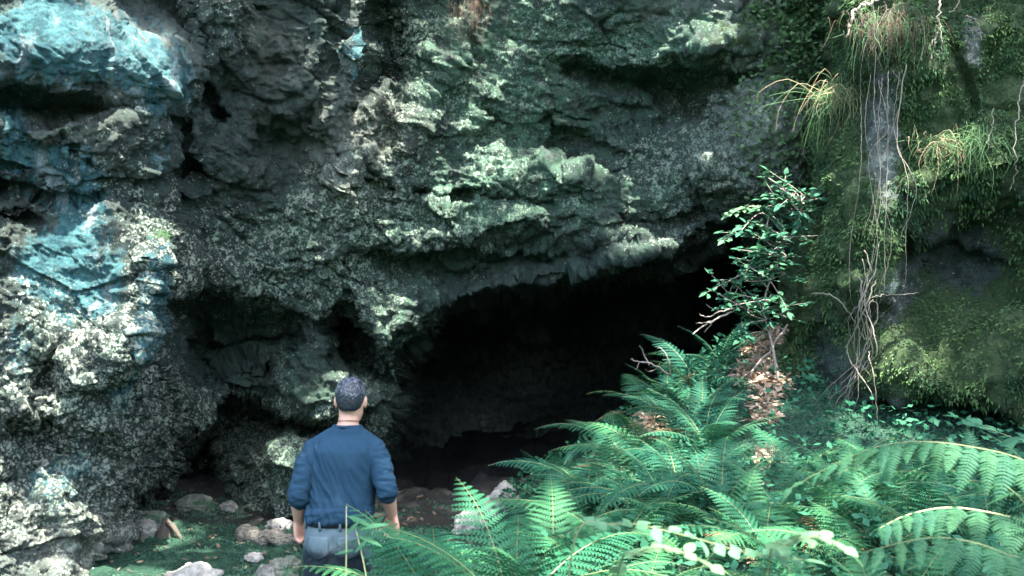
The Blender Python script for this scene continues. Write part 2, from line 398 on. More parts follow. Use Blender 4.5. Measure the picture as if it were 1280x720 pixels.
# ------------------------------------------------------------------ the mossy outcrop on the near right
rz = np.r_[np.arange(-.6, 5.2, .016), np.arange(5.2, 8.5, .15)]
NS, NF = 150, 330
zz, uu = np.meshgrid(rz, np.r_[np.linspace(-1, 0, NS, endpoint=False), np.linspace(0, 1, NF) ** 1.15], indexing='ij')
nr, nc = zz.shape; z = zz.ravel(); u = uu.ravel()
pyo = 360 + (CAM_Z - z) / 7.6 * FPX                         # the photo row this height has at the outcrop's distance
edge_px = np.interp(pyo, [-600, 0, 60, 110, 170, 230, 300, 360, 400, 450, 500, 560, 640], [1075, 1062, 1058, 1052, 1042, 1040, 1026, 1014, 1004, 992, 990, 1010, 1000])
xe = (edge_px - 640) / FPX * 7.7
W = 4.6
xf = xe + np.maximum(u, 0) ** 1.0 * W
pxo = 640 + xf / 7.5 * FPX
Yf = 7.45 + .0 * z
Yf = Yf - .35 * np.maximum(u, 0) * 3                        # the outcrop comes nearer further right
bx = lambda cx, cy, rx, ry, rot=0: blob(pxo, pyo, cx, cy, rx, ry, rot)
Yf = Yf + .85 * bx(1215, 330, 62, 62) + .40 * bx(1150, 380, 40, 90) + .6 * bx(1040, 470, 42, 75, 10) + .75 * bx(1130, 545, 120, 30) + .5 * bx(1250, 540, 70, 30) + .40 * bx(1065, 150, 18, 50) - .45 * bx(1230, 215, 90, 42, -14) \
    - .45 * bx(1190, 465, 70, 38, -15) - .4 * bx(1265, 440, 40, 60) - .25 * bx(1110, 440, 36, 44) - .35 * bx(1110, 60, 55, 60) - .2 * bx(1060, 280, 40, 60) - .25 * bx(1075, 360, 60, 20) + .35 * bx(1100, 400, 26, 36)
t = np.clip(np.maximum(u, 0) * W / .55, 0, 1)
rnd_ = .55 * (1 - np.sqrt(np.clip(1 - (1 - t) ** 2, 0, 1)))
Y = np.where(u >= 0, Yf + rnd_, Yf + .55 + (-u) * 4.2)
X = np.where(u >= 0, xf, xe + .06 * np.sin(np.clip(-u, 0, 1) * 9) + (-u) * 1.1)
V2 = np.c_[X, Y, z].astype(np.float32)
N2 = grid_normals(V2, nr, nc); 
flip = np.sign(-(N2[:, 1] + N2[:, 0])); N2 = N2 * np.where(flip == 0, 1, flip)[:, None]
g1, h1 = facets(V2 + fbm(V2, 2.5, 4, 14)[:, None] * .12, 2.0, 31, .9, (1, 1, .8), .8)
g2, h2 = facets(V2 + fbm(V2, 3.5, 4, 15)[:, None] * .10, 5.5, 32, .9, (1, 1, .8), .8)
dd = fbm(V2, 1.4, 3, 71) * .24 + g1 * .08 + g2 * .03 + lfbm(V2, 2.4, 4, 141, .52) * .09 + fbm(V2, 9, 5, 79, .6) * .06
V2 = V2 + N2 * dd[:, None]
M_out = rock_material('outcrop_rock', False)
outcrop = mesh_np('rock_outcrop', V2, grid_faces(nr, nc), M_out)
tag(outcrop, 'tall moss covered rock outcrop hung with roots, standing nearer than the cliff', 'rock')
pyv = 360 + (CAM_Z - V2[:, 2]) / V2[:, 1] * FPX; pxv = 640 + V2[:, 0] / V2[:, 1] * FPX
b2 = lambda *a: blob(pxv, pyv, *a)
up = np.clip(N2[:, 2], -1, 1)
omoss = .76 + .22 * up + .3 * b2(1200, 160, 80, 90, -30) + .35 * b2(1060, 300, 50, 80) + .35 * b2(1225, 460, 80, 50) - .8 * b2(1105, 180, 26, 80) - .45 * b2(1120, 390, 36, 60) - .5 * b2(1215, 60, 16, 50) - .6 * b2(1200, 335, 60, 45) - .6 * b2(1100, 530, 110, 30) - .5 * b2(1040, 480, 34, 70)
opale = .6 * b2(1105, 180, 26, 70) + .5 * b2(1215, 70, 14, 36) + .2 * b2(1120, 400, 30, 60)
olich = .25 + .5 * b2(1105, 190, 40, 90) + .45 * b2(1120, 400, 44, 80) + .4 * b2(1215, 70, 24, 60)
obrn = .5 * b2(1110, 60, 40, 50) + .3 * b2(1185, 190, 30, 30)
for nm, a in (('lichen', olich), ('algae', .25 + 0 * olich), ('pale', opale), ('brown', obrn), ('moss', omoss)): attr(outcrop, nm, np.clip(a, 0, 1.3))

# ------------------------------------------------------------------ ground sheet
xs = np.r_[np.arange(-30, -6, 1.0), np.arange(-6, 6, .035), np.arange(6, 30.1, 1.0)]
ys = np.r_[np.arange(-30, 1.5, .8), np.arange(1.5, 12, .035), np.arange(12, 22, .4)]
GX, GY = np.meshgrid(xs, ys); gnr, gnc = GX.shape
gxv, gyv = GX.ravel(), GY.ravel()
G = np.c_[gxv, gyv, np.zeros_like(gxv)].astype(np.float32)
gn = fbm(G, .9, 4, 91) * .10 + fbm(G, 4, 4, 95, .55) * .055 + sstep(9.6, 11, gyv) * lfbm(G, 1.6, 4, 97, .55) * .16
def ground_z(x, y):
    q = np.array([[x, y, 0]], np.float32)
    return float(ground_h(x, y) + (fbm(q, .9, 4, 91) * .10 + fbm(q, 4, 4, 95, .55) * .055)[0])
G[:, 2] = ground_h(gxv, gyv) + gn
m = NT('ground_moss')
f1 = m.noise(5, 8, .7); f2 = m.noise(40, 6, .7); f3 = m.noise(130, 4, .7)
c = m.mix(m.ramp(f1, .35, .65), (.008, .030, .020), (.022, .068, .042))
c = m.mix(m.ramp(f2, .45, .7), c, (.035, .095, .055))
li = m.att('litter')
lm_ = m.ramp(m.math('ADD', li, m.math('MULTIPLY', m.math('SUBTRACT', m.noise(9, 7, .7), .5), 1.4)), .42, .6)
lc_ = m.mix(m.ramp(m.noise(70, 5, .7), .35, .65), (.070, .050, .036), (.30, .225, .165))
c = m.mix(lm_, c, lc_)
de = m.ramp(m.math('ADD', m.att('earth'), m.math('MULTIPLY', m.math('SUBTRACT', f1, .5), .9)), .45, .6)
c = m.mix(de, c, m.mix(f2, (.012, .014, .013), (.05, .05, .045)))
m.base(c); m.bump(m.math('ADD', m.math('MULTIPLY', f2, .7), m.math('MULTIPLY', f3, .4)), .9, .05); m.p(Roughness=.9, Specular_IOR_Level=.2)
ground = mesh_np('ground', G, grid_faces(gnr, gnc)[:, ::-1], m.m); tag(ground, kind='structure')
gpx = 640 + gxv / np.maximum(gyv, .5) * FPX; gpy = 360 + (CAM_Z - G[:, 2]) / np.maximum(gyv, .5) * FPX
gb = lambda *a: blob(gpx, gpy, *a)
attr(ground, 'litter', np.clip(1.0 * gb(962, 452, 28, 40) + .75 * gb(815, 535, 30, 18) + .6 * gb(760, 580, 40, 13) + .9 * gb(955, 520, 18, 14) + .9 * gb(962, 575, 15, 14) + .9 * gb(955, 612, 16, 10) + .6 * gb(930, 470, 14, 12) + .12 * (gxv > 1) * (gyv < 10), 0, 1.2))
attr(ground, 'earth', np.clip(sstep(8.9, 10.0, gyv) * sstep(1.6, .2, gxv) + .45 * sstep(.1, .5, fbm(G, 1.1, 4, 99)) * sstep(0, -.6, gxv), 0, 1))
# ------------------------------------------------------------------ unseen wood behind the photographer: three trees, crowns placed to shade the cave front, gaps cut for sun
SUN_EL, SUN_AZ = 66, 22
sd = Vector((math.sin(R(SUN_AZ)) * math.cos(R(SUN_EL)), -math.cos(R(SUN_AZ)) * math.cos(R(SUN_EL)), math.sin(R(SUN_EL))))
sdn = np.array(sd)
LIT = [(at(955, 150, 9.45), .55, .85), (at(900, 180, 9.9), .25, .6), (at(900, 0, 9.3), .45, .9), (at(800, 10, 9.6), .25, .7), (at(965, 445, 9.0), .30, .9), (at(985, 260, 8.0), .5, .95), (at(930, 290, 8.0), .5, .95), (at(960, 360, 8.0), .4, .9), (at(1070, 40, 7.3), .2, .8),
       (at(560, 650, 4.6), .6, .75), (at(700, 650, 4.6), .65, .70), (at(820, 630, 4.9), .5, .65), (at(860, 690, 2.8), .5, .95), (at(720, 690, 3.2), .5, .9), (at(930, 680, 3.6), .4, .65), (at(1160, 575, 3.2), .34, .72), (at(1060, 580, 3.5), .3, .65), (at(820, 540, 7.0), .22, .7), (at(1100, 180, 7.2), .22, .6), (at(955, 550, 6.8), .3, .7),
       (at(240, 715, 7.4), .22, .8), (at(1230, 230, 6.8), .22, .5), (at(430, 230, 9.4), .6, .42), (at(90, 540, 7.6), 1.0, .88), (at(60, 300, 7.3), .7, .85), (at(110, 80, 7.3), .8, .85), (at(190, 350, 7.9), .4, .35), (at(840, 560, 6.8), .7, .65), (at(1100, 560, 5), .6, .6), (at(1000, 520, 6.5), .5, .6), (at(890, 480, 8), .5, .6), (at(760, 520, 7.4), .4, .6), (at(980, 60, 9.5), .4, .7), (at(1240, 560, 5.2), .5, .5), (at(1170, 160, 6.8), .6, .65), (at(1130, 420, 7.0), .4, .55), (at(1230, 440, 6.3), .4, .6), (at(1060, 200, 7.4), .35, .6), (at(700, 100, 9.9), .6, .4), (at(500, 60, 9.8), .4, .5), (at(700, 250, 10), .5, .4), (at(1050, 290, 7.3), .35, .7), (at(330, 310, 9.3), .4, .4), (at(560, 120, 9.8), .5, .4), (at(620, 180, 9.8), .6, .35), (at(760, 600, 5.4), .6, .6), (at(900, 640, 4.6), .6, .6), (at(1020, 600, 4.4), .5, .6), (at(480, 400, 10), .35, .4), (at(380, 580, 9.5), .4, .35), (at(830, 250, 10), .5, .35), (at(1270, 600, 3.4), .2, .6), (at(700, 600, 6), .3, .6), (at(1020, 640, 4.2), .3, .6), (at(437, 488, 5.1), .10, .75)]
rg = np.random.default_rng(5)
NL = 21000
s0 = np.c_[rg.uniform(-5.5, 5.5, NL), rg.uniform(2.2, 10.8, NL), rg.uniform(-.3, 5.0, NL)]
tt = rg.uniform(9.5, 14.5, NL)
pp = s0 + sdn * tt[:, None]
keep = np.ones(NL, bool)
pflat = (pp - (pp @ sdn)[:, None] * sdn).astype(np.float32)          # gaps lined up along the sun through every layer, to light chosen spots
gap = fbm(pflat, 1.7, 4, 8, .55); gap = np.argsort(np.argsort(gap)) / NL
for c, r, pr in LIT:
    rel = pp - np.array(c); tpar = rel @ sdn; dist = np.linalg.norm(rel - tpar[:, None] * sdn, axis=1)
    wobr = r * (1 + .35 * fbm(pp.astype(np.float32), 1.6, 3, 7))
    keep &= ~((dist < wobr) & (gap < pr + .06))
keep &= fbm(pp.astype(np.float32), .55, 3, 9) > -.42
pp = pp[keep]; NL = len(pp)
trunks = [Vector((-4.5, -5.0, 0)), Vector((2.2, -6.5, 0)), Vector((7.0, -3.0, 0))]
own = np.argmin(np.stack([np.hypot(pp[:, 0] - (t.x * .8), pp[:, 1] - (t.y * .3 + 1)) for t in trunks]), 0)
mb = NT('tree_bark'); mb.base(mb.mix(mb.noise(12, 6, .7, mb.co((3, 3, .5))), (.03, .024, .018), (.11, .095, .075))); mb.bump(mb.noise(18, 6, .7, mb.co((3, 3, .4))), .8, .03); mb.p(Roughness=.9)
ml = NT('tree_leaf'); ml.base(ml.mix(ml.noise(1.5, 3, .6), (.03, .085, .035), (.06, .13, .045))); ml.p(Roughness=.5)
def tube_np(pts, rad, sides=6):
    """verts, faces of a tapered tube along points"""
    pts = [Vector(p) for p in pts]; V = []; F = []
    for i, p in enumerate(pts):
        d = (pts[min(i + 1, len(pts) - 1)] - pts[max(i - 1, 0)]).normalized()
        a = d.orthogonal().normalized() if i == 0 else (a - d * a.dot(d)).normalized()
        b = d.cross(a)
        for k in range(sides):
            an = 2 * math.pi * k / sides
            V.append(p + (a * math.cos(an) + b * math.sin(an)) * rad[i])
    for i in range(len(pts) - 1):
        for k in range(sides):
            F.append((i * sides + k, i * sides + (k + 1) % sides, (i + 1) * sides + (k + 1) % sides, (i + 1) * sides + k))
    F.append(tuple(range(sides))[::-1]); F.append(tuple(range((len(pts) - 1) * sides, len(pts) * sides)))
    return V, F
class MB:
    def __init__(s): s.v = []; s.f = []
    def add(s, V, F):
        o = len(s.v); s.v += [tuple(x) for x in V]; s.f += [tuple(i + o for i in f) for f in F]
    def tube(s, pts, rad, sides=6): s.add(*tube_np(pts, rad, sides))
    def build(s, name, mat, parent=None, smooth=True): return mesh_np(name, np.array(s.v, dtype=np.float32).reshape(-1, 3), s.f, mat, parent, smooth)
def leaf_cloud(P, L, Wd, rg, flat=.5):
    """one pointed leaf (two quads' worth of faces) at every point"""
    n = len(P)
    d = rg.normal(size=(n, 3)); d[:, 2] *= flat; d /= np.linalg.norm(d, axis=1)[:, None]
    up = rg.normal(size=(n, 3)) * .6 + (0, 0, 1); sde = np.cross(d, up); sde /= np.linalg.norm(sde, axis=1)[:, None]
    nr_ = np.cross(sde, d)
    l = L * rg.uniform(.7, 1.25, n)[:, None]; w_ = Wd * rg.uniform(.7, 1.25, n)[:, None]
    a = P; b = P + d * l * .45 + sde * w_ * .5 - nr_ * l * .06; c = P + d * l - nr_ * l * .12; e = P + d * l * .45 - sde * w_ * .5 - nr_ * l * .06
    Vv = np.stack([a, b, c, e], 1).reshape(-1, 3); F = np.arange(n * 4).reshape(n, 4)
    F = np.concatenate([F[:, [0, 1, 2]], F[:, [0, 2, 3]]])
    return Vv, F
for i, t in enumerate(trunks):
    base = Vector((t.x, t.y, float(ground_h(t.x, t.y)) - .2))
    P = pp[own == i]; cen = Vector(P.mean(0))
    top = cen + Vector((0, 0, .5))
    tr = empty('tree', base)
    tag(tr, ['broadleaf tree behind the photographer on the left', 'broadleaf tree straight behind the photographer', 'broadleaf tree behind the photographer on the right'][i], 'tree')
    q = MB(); n = 9
    path = [base.lerp(top, k / (n - 1)) + Vector((.25 * math.sin(k * 1.3 + i), .25 * math.cos(k * 1.7), -1.2 * math.sin(math.pi * k / (n - 1)) * -.6)) * (k > 0) for k in range(n)]
    q.tube([p - base for p in path], [.30 * (1 - .75 * k / (n - 1)) for k in range(n)], 10)
    for k in range(14):
        e = Vector(P[rg.integers(len(P))]); s_ = path[4 + k % 5]
        q.tube([s_ - base, s_.lerp(e, .5) - base + Vector((0, 0, .35)), e - base], [.09, .05, .015], 6)
    q.build('trunk', mb.m, tr)
    Vv, F = leaf_cloud(P - np.array(base), .26, .17, rg)
    mesh_np('crown', Vv, F, ml.m, tr, False)
# ------------------------------------------------------------------ the man, seen from behind
MX, MY = -.86, 5.1
MZ = .02
man = empty('person', (MX, MY, MZ))
tag(man, 'man seen from behind in a blue long sleeved top and faded jeans, facing the cave', 'person')

man.scale = (.935, .97, 1.0)
def ell_loft(mbx, rings, n=28, sq=2.3):
    """rings: (x, y, z, rx, ry) horizontal super-ellipses"""
    V = []; F = []
    for (x, y, z, rx, ry) in rings:
        for k in range(n):
            a = 2 * math.pi * k / n; c, s = math.cos(a), math.sin(a)
            V.append((x + rx * math.copysign(abs(c) ** (2 / sq), c), y + ry * math.copysign(abs(s) ** (2 / sq), s), z))
    m_ = len(rings)
    for i in range(m_ - 1):
        for k in range(n): F.append((i * n + k, i * n + (k + 1) % n, (i + 1) * n + (k + 1) % n, (i + 1) * n + k))
    F.append(tuple(range(n))[::-1]); F.append(tuple(range((m_ - 1) * n, m_ * n)))
    mbx.add(V, F)
def limb(mbx, pts, rad, n=14, dense=6):
    """a smooth tapered limb through joints"""
    P = [Vector(p) for p in pts]; Q = []; Rr = []
    for i in range(len(P) - 1):
        p0, p1, p2, p3 = P[max(i - 1, 0)], P[i], P[i + 1], P[min(i + 2, len(P) - 1)]
        for k in range(dense):
            t = k / dense
            Q.append(.5 * ((2 * p1) + (p2 - p0) * t + (2 * p0 - 5 * p1 + 4 * p2 - p3) * t * t + (3 * p1 - p0 - 3 * p2 + p3) * t ** 3))
            tt_ = t * t * (3 - 2 * t); Rr.append(rad[i] * (1 - tt_) + rad[i + 1] * tt_)
    Q.append(P[-1]); Rr.append(rad[-1])
    # rounded ends
    d0 = (Q[0] - Q[1]).normalized(); d1 = (Q[-1] - Q[-2]).normalized()
    Q = [Q[0] + d0 * Rr[0] * .8, Q[0] + d0 * Rr[0] * .5] + Q + [Q[-1] + d1 * Rr[-1] * .5, Q[-1] + d1 * Rr[-1] * .8]
    Rr = [Rr[0] * .5, Rr[0] * .85] + Rr + [Rr[-1] * .85, Rr[-1] * .5]
    mbx.tube(Q, Rr, n)
def ball(mbx, c, r, n=14):
    rings = []
    for i in range(1, n): 
        a = math.pi * i / n; rings.append((c[0], c[1], c[2] - r[2] * math.cos(a), r[0] * math.sin(a), r[1] * math.sin(a)))
    ell_loft(mbx, rings, 20, 2.0)
def remeshed(mbx, name, vox, mat, parent, smooth=4, displace=None):
    o = mbx.build('tmp', None)
    md = o.modifiers.new('r', 'REMESH'); md.mode = 'VOXEL'; md.voxel_size = vox
    sm = o.modifiers.new('s', 'SMOOTH'); sm.factor = .5; sm.iterations = smooth
    dg = bpy.context.evaluated_depsgraph_get()
    me = bpy.data.meshes.new_from_object(o.evaluated_get(dg)); old = o.data
    bpy.data.objects.remove(o); bpy.data.meshes.remove(old); me.name = name
    if displace:
        n_ = len(me.vertices); co = np.empty(n_ * 3, np.float32); me.vertices.foreach_get('co', co); co = co.reshape(-1, 3)
        no = np.empty(n_ * 3, np.float32); me.vertices.foreach_get('normal', no); no = no.reshape(-1, 3)
        me.vertices.foreach_set('co', (co + no * displace(co, no)[:, None]).astype(np.float32).ravel()); me.update()
    me.polygons.foreach_set('use_smooth', [True] * len(me.polygons))
    me.materials.clear(); me.materials.append(mat)
    r_ = bpy.data.objects.new(name, me); return link(r_, parent)

# --- materials
k_ = NT('skin'); kc = k_.mix(k_.noise(30, 4, .6), (.42, .235, .165), (.52, .30, .215)); k_.base(kc); k_.p(Roughness=.5, Subsurface_Weight=.08); k_.b.inputs['Subsurface Radius'].default_value = (.02, .008, .004)
sh = NT('blue_jersey'); shc = sh.mix(sh.noise(7, 4, .6), (.011, .034, .060), (.018, .048, .080)); shc = sh.mix(sh.ramp(sh.noise(5.5, 3, .55), .60, .74, 0, .3), shc, (.05, .09, .125))
sh.base(shc); sh.bump(sh.math('ADD', sh.noise(420, 2, .5), sh.noise(26, 4, .6)), .25, .004); sh.p(Roughness=.9, Specular_IOR_Level=.12)
je = NT('faded_denim'); jtone = je.att('wash'); wn = je.math('ADD', jtone, je.math('MULTIPLY', je.math('SUBTRACT', je.noise(22, 6, .7), .5), .55))
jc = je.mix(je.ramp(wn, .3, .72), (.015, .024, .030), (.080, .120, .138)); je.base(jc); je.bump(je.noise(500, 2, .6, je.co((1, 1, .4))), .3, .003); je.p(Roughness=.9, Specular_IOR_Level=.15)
lea = NT('belt_leather'); lea.base((.012, .013, .015)); lea.bump(lea.noise(120, 4, .6), .2, .002); lea.p(Roughness=.45)
ha = NT('dark_hair'); ha.base(ha.mix(ha.noise(60, 4, .6), (.004, .006, .009), (.018, .023, .031))); ha.p(Roughness=.42, Specular_IOR_Level=.5)
hl = NT('hair_sheen'); hl.base(hl.mix(hl.noise(45, 4, .7), (.008, .011, .016), (.085, .105, .135))); hl.p(Roughness=.3, Specular_IOR_Level=.9)  # lighter bluish locks: sun highlights on the hair put into the colour
bo = NT('boot_leather'); bo.base((.05, .035, .025)); bo.p(Roughness=.7)

# --- body: one continuous figure
b = MB()
ell_loft(b, [(-.035, .0, .86, .150, .10), (-.035, 0, .95, .168, .112), (-.028, 0, 1.02, .158, .105), (-.02, .005, 1.10, .148, .098), (-.012, .005, 1.2, .150, .10), (-.005, 0, 1.30, .158, .108), (0, -.005, 1.39, .165, .11), (.002, -.005, 1.45, .155, .095), (.01, -.005, 1.50, .095, .07), (.02, 0, 1.53, .062, .058)])
limb(b, [(.012, -.012, 1.46), (.026, -.002, 1.56), (.033, .012, 1.64)], [.066, .056, .054], 18)
# head: skull, jaw, nose, ears
ell_loft(b, [(.034, .045, 1.532, .030, .035), (.034, .040, 1.55, .050, .060), (.034, .030, 1.58, .062, .080), (.034, .020, 1.62, .070, .092), (.034, .012, 1.66, .075, .098), (.034, .010, 1.70, .075, .097), (.034, .008, 1.735, .063, .082), (.034, .008, 1.758, .040, .052), (.034, .008, 1.766, .015, .02)], 28, 2.1)
limb(b, [(.034, .108, 1.665), (.034, .128, 1.632), (.034, .118, 1.622)], [.010, .014, .012], 10)          # nose
limb(b, [(.012, .100, 1.588), (.056, .100, 1.588)], [.008, .008], 8)                                     # lips
limb(b, [(.002, .098, 1.680), (.066, .098, 1.680)], [.010, .010], 8)                                     # brow
for s in (-1, 1):
    ball(b, (.034 + s * .080, .012, 1.645), (.010, .020, .033)); ball(b, (.034 + s * .086, .004, 1.650), (.006, .014, .024))
SHL, SHR = Vector((-.170, -.005, 1.412)), Vector((.168, -.005, 1.422))
ELL, ELR = Vector((-.232, -.075, 1.195)), Vector((.238, -.075, 1.222))
WRL, WRR = Vector((-.262, .055, 1.025)), Vector((.256, .075, 1.050))
for S_, E_, W_a in ((SHL, ELL, WRL), (SHR, ELR, WRR)):
    m1 = S_.lerp(E_, .45); m2 = E_.lerp(W_a, .32)
    limb(b, [S_ + Vector((-S_.x * .2, 0, -.02)), m1, E_, m2, W_a], [.046, .046, .041, .043, .028], 16)
def hand(mbx, wrist, f, thumb, curl):
    """palm, four unequal bent fingers and a thumb that leaves the side of the palm; f: from wrist to fingers, thumb: thumb side; the fingers close towards -n"""
    f = Vector(f).normalized(); t = Vector(thumb); t = (t - f * t.dot(f)).normalized(); n = f.cross(t)
    if curl < 0: n = -n
    c = abs(curl)
    for k, (off, ln) in enumerate(((.030, .070), (.010, .078), (-.010, .072), (-.029, .057))):
        limb(mbx, [wrist + f * .005 + t * off * .6, wrist + f * .05 + t * off * .95, wrist + f * .092 + t * off], [.016, .0145, .0115], 10)
        p = wrist + f * .090 + t * off; a = .35 * c + .10 * k * c; pts = [p]
        for seg in (.45, .32, .25):
            a += c * .55
            p = p + (f * math.cos(a) - n * math.sin(a)) * ln * seg * 1.05; pts.append(p)
        limb(mbx, pts, [.0098, .0092, .0084, .0068], 10, 3)
    q = wrist + f * .022 + t * .026 - n * .008
    limb(mbx, [q, q + f * .030 + t * .022 - n * .014, q + f * .058 + t * .026 - n * .026, q + f * .078 + t * .018 - n * .034], [.017, .0125, .0105, .008], 10, 3)
hand(b, WRL, (.16, .10, -1), (.75, .75, .1), -1.0)
hand(b, WRR, (.10, .12, -1), (-.8, .7, .1), 1.0)
HPL, HPR = Vector((-.118, 0, .92)), Vector((.048, 0, .92))
KNL, KNR = Vector((-.145, .03, .49)), Vector((.066, .015, .49))
ANL, ANR = Vector((-.165, -.02, .09)), Vector((.085, -.02, .09))
for H_, K_, A_ in ((HPL, KNL, ANL), (HPR, KNR, ANR)):
    limb(b, [H_, H_.lerp(K_, .5), K_, K_.lerp(A_, .3) + Vector((0, -.02, 0)), A_], [.090, .075, .055, .056, .036], 16)
    limb(b, [A_ + Vector((0, -.02, -.05)), A_ + Vector((0, .08, -.055)), A_ + Vector((0, .16, -.062))], [.034, .036, .028], 12)
body = remeshed(b, 'body', .0048, k_.m, man, 3)

# --- clothes
def folds(co, no):
    x, y, z = co.T
    tor = (np.abs(x + .02) < .20) & (z < 1.5)
    Q = np.c_[x * 15 + (z - 1.3) * 5.5, y * 5, z * 2.6].astype(np.float32)            # long folds running down and across the back
    a = (1 - 2 * np.abs(fbm(Q, 1, 3, 201, .45))) * .021
    Q2 = np.c_[x * 4, y * 4, z * 26 + 6 * np.abs(x)].astype(np.float32)               # bunching above the belt
    h_ = (1 - 2 * np.abs(fbm(Q2, 1, 3, 211, .45))) * .013 * sstep(1.2, 1.09, z)
    blade = .010 * np.exp(-((np.abs(x - .005) - .075) / .045) ** 2 - ((z - 1.37) / .06) ** 2) * (y < 0) - .009 * np.exp(-((x - .003) / .02) ** 2) * sstep(1.12, 1.25, z) * (y < 0)
    Q3 = np.c_[x * 9, y * 9, z * 22].astype(np.float32)
    arm = (1 - 2 * np.abs(fbm(Q3, 1, 3, 221, .5))) * .015
    k = sstep(.165, .20, np.abs(x + .01)) 
    return (a * sstep(1.50, 1.40, z) + h_ + blade) * (1 - k) + arm * k * .8
b = MB()
ell_loft(b, [(-.033, 0, 1.052, .160, .118), (-.033, 0, 1.062, .170, .124), (-.028, 0, 1.10, .172, .124), (-.018, 0, 1.17, .168, .118), (-.012, 0, 1.25, .169, .118), (-.004, -.004, 1.33, .174, .124), (0, -.006, 1.40, .174, .122), (.002, -.006, 1.445, .150, .106), (.008, -.006, 1.485, .108, .086), (.014, -.006, 1.512, .092, .080), (.018, -.006, 1.526, .080, .074)], 36, 2.4)
for S_, E_, W_a in ((SHL, ELL, WRL), (SHR, ELR, WRR)):
    m1 = S_.lerp(E_, .4); e2 = E_.lerp(W_a, .10); e3 = E_.lerp(W_a, .22)
    limb(b, [S_ + Vector((-S_.x * .10, 0, -.012)), m1, E_, e2, e3], [.060, .058, .050, .051, .048], 20)
    sg = math.copysign(1, S_.x)
    limb(b, [(.016 + sg * .045, -.012, 1.482), (.012 + sg * .10, -.012, 1.455), S_ + Vector((-S_.x * .10, -.004, -.008))], [.048, .050, .054], 16)
    limb(b, [(sg * .07, -.03, 1.36), S_ + Vector((-S_.x * .12, -.02, -.05))], [.085, .066], 16)
    for r_i in range(2):                                                                    # the pushed-up cuff
        w_c = E_.lerp(W_a, .20 + .05 * r_i); w_d = (W_a - E_).normalized(); ball(b, w_c, (.050 - .003 * r_i, .050 - .003 * r_i, .020))
shirt = remeshed(b, 'long_sleeved_top', .0058, sh.m, man, 4, folds)
b = MB(); col_pts = []
for k in range(25):
    a = 2 * math.pi * k / 24; col_pts.append((.018 + .074 * math.cos(a), -.008 + .068 * math.sin(a), 1.524 - .004 * math.sin(a)))
b.tube(col_pts, [.008] * 25, 8); b.build('collar', sh.m, shirt)
b = MB()
ell_loft(b, [(-.036, 0, .80, .168, .110), (-.036, 0, .84, .178, .122), (-.036, -.004, .90, .180, .134), (-.036, -.004, .96, .176, .132), (-.034, 0, 1.02, .168, .122), (-.033, 0, 1.07, .160, .114)], 36, 2.3)
for H_, K_, A_ in ((HPL, KNL, ANL), (HPR, KNR, ANR)):
    limb(b, [H_ + Vector((0, -.01, -.04)), H_.lerp(K_, .5), K_, K_.lerp(A_, .45) + Vector((0, -.012, 0)), A_ + Vector((0, 0, -.03))], [.100, .088, .072, .068, .062], 18)
def jfold(co, no):
    Q = np.c_[co[:, 0] * 7, co[:, 1] * 7, co[:, 2] * 15 + 5 * np.abs(co[:, 0] + .035) * 3].astype(np.float32)
    f_ = (1 - 2 * np.abs(fbm(Q, 1, 3, 231, .5))) * .0065
    cleft = -.012 * np.exp(-((co[:, 0] + .036) / .014) ** 2) * (co[:, 1] < 0) * sstep(1.0, .92, co[:, 2]) * sstep(.78, .82, co[:, 2])
    return f_ + cleft
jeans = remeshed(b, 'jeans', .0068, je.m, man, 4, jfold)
jn = len(jeans.data.vertices); jco = np.empty(jn * 3, np.float32); jeans.data.vertices.foreach_get('co', jco); jco = jco.reshape(-1, 3)
def denim_tone(co): return .10 + (.40 + .35 * sstep(.9, 1.03, co[:, 2])) * sstep(.845, .925, co[:, 2] + .012 * np.sin(co[:, 0] * 11)) + .5 * sstep(.095, .16, co[:, 0]) * sstep(.5, .7, co[:, 2]) + .2 * sstep(-.19, -.22, co[:, 0])  # paler seat and right side, darker back of the thighs
attr(jeans, 'wash', denim_tone(jco))
def on_seat(x, z, off=.004):
    """a point on the back of the jeans"""
    dmin = (jco[:, 0] - x) ** 2 + (jco[:, 2] - z) ** 2 + (jco[:, 1] > 0) * 9
    i = int(np.argmin(dmin)); return Vector((x, float(jco[i, 1]) - off, z))
for s, cx in ((-1, -.118), (1, .046)):                                                      # back pockets: thin stitched patches
    pts = [(-.058, .985), (.058, .985), (.056, .895), (0, .868), (-.056, .895)]; q = MB(); ring = []
    NXp, NZp = 10, 10; Vp = []; Fp = []
    for j in range(NZp + 1):
        for i in range(NXp + 1):
            u_ = i / NXp * 2 - 1; zz_ = .985 - j / NZp * .117; hw = .058 if zz_ > .895 else .056 * (zz_ - .866) / .029 + .002
            Vp.append(on_seat(cx + u_ * hw, zz_, .002))
    for j in range(NZp):
        for i in range(NXp): Fp.append((j * (NXp + 1) + i, j * (NXp + 1) + i + 1, (j + 1) * (NXp + 1) + i + 1, (j + 1) * (NXp + 1) + i))
    q.add(Vp, Fp); pk = q.build('pocket', je.m, jeans); attr(pk, 'wash', denim_tone(np.array([v.co[:] for v in pk.data.vertices])) + .06)
    md = pk.modifiers.new('t', 'SOLIDIFY'); md.thickness = .003
b = MB(); NB = 48
def ring_pt(a, rx, ry, z, sq=2.3):
    c, s = math.cos(a), math.sin(a)
    return Vector((-.033 + rx * math.copysign(abs(c) ** (2 / sq), c), ry * math.copysign(abs(s) ** (2 / sq), s), z))
Vb = []; Fb = []
for k in range(NB):
    a = 2 * math.pi * k / NB
    for rx, ry, z in ((.166, .120, 1.028), (.176, .130, 1.028), (.174, .128, 1.062), (.164, .118, 1.062)): Vb.append(ring_pt(a, rx, ry, z))
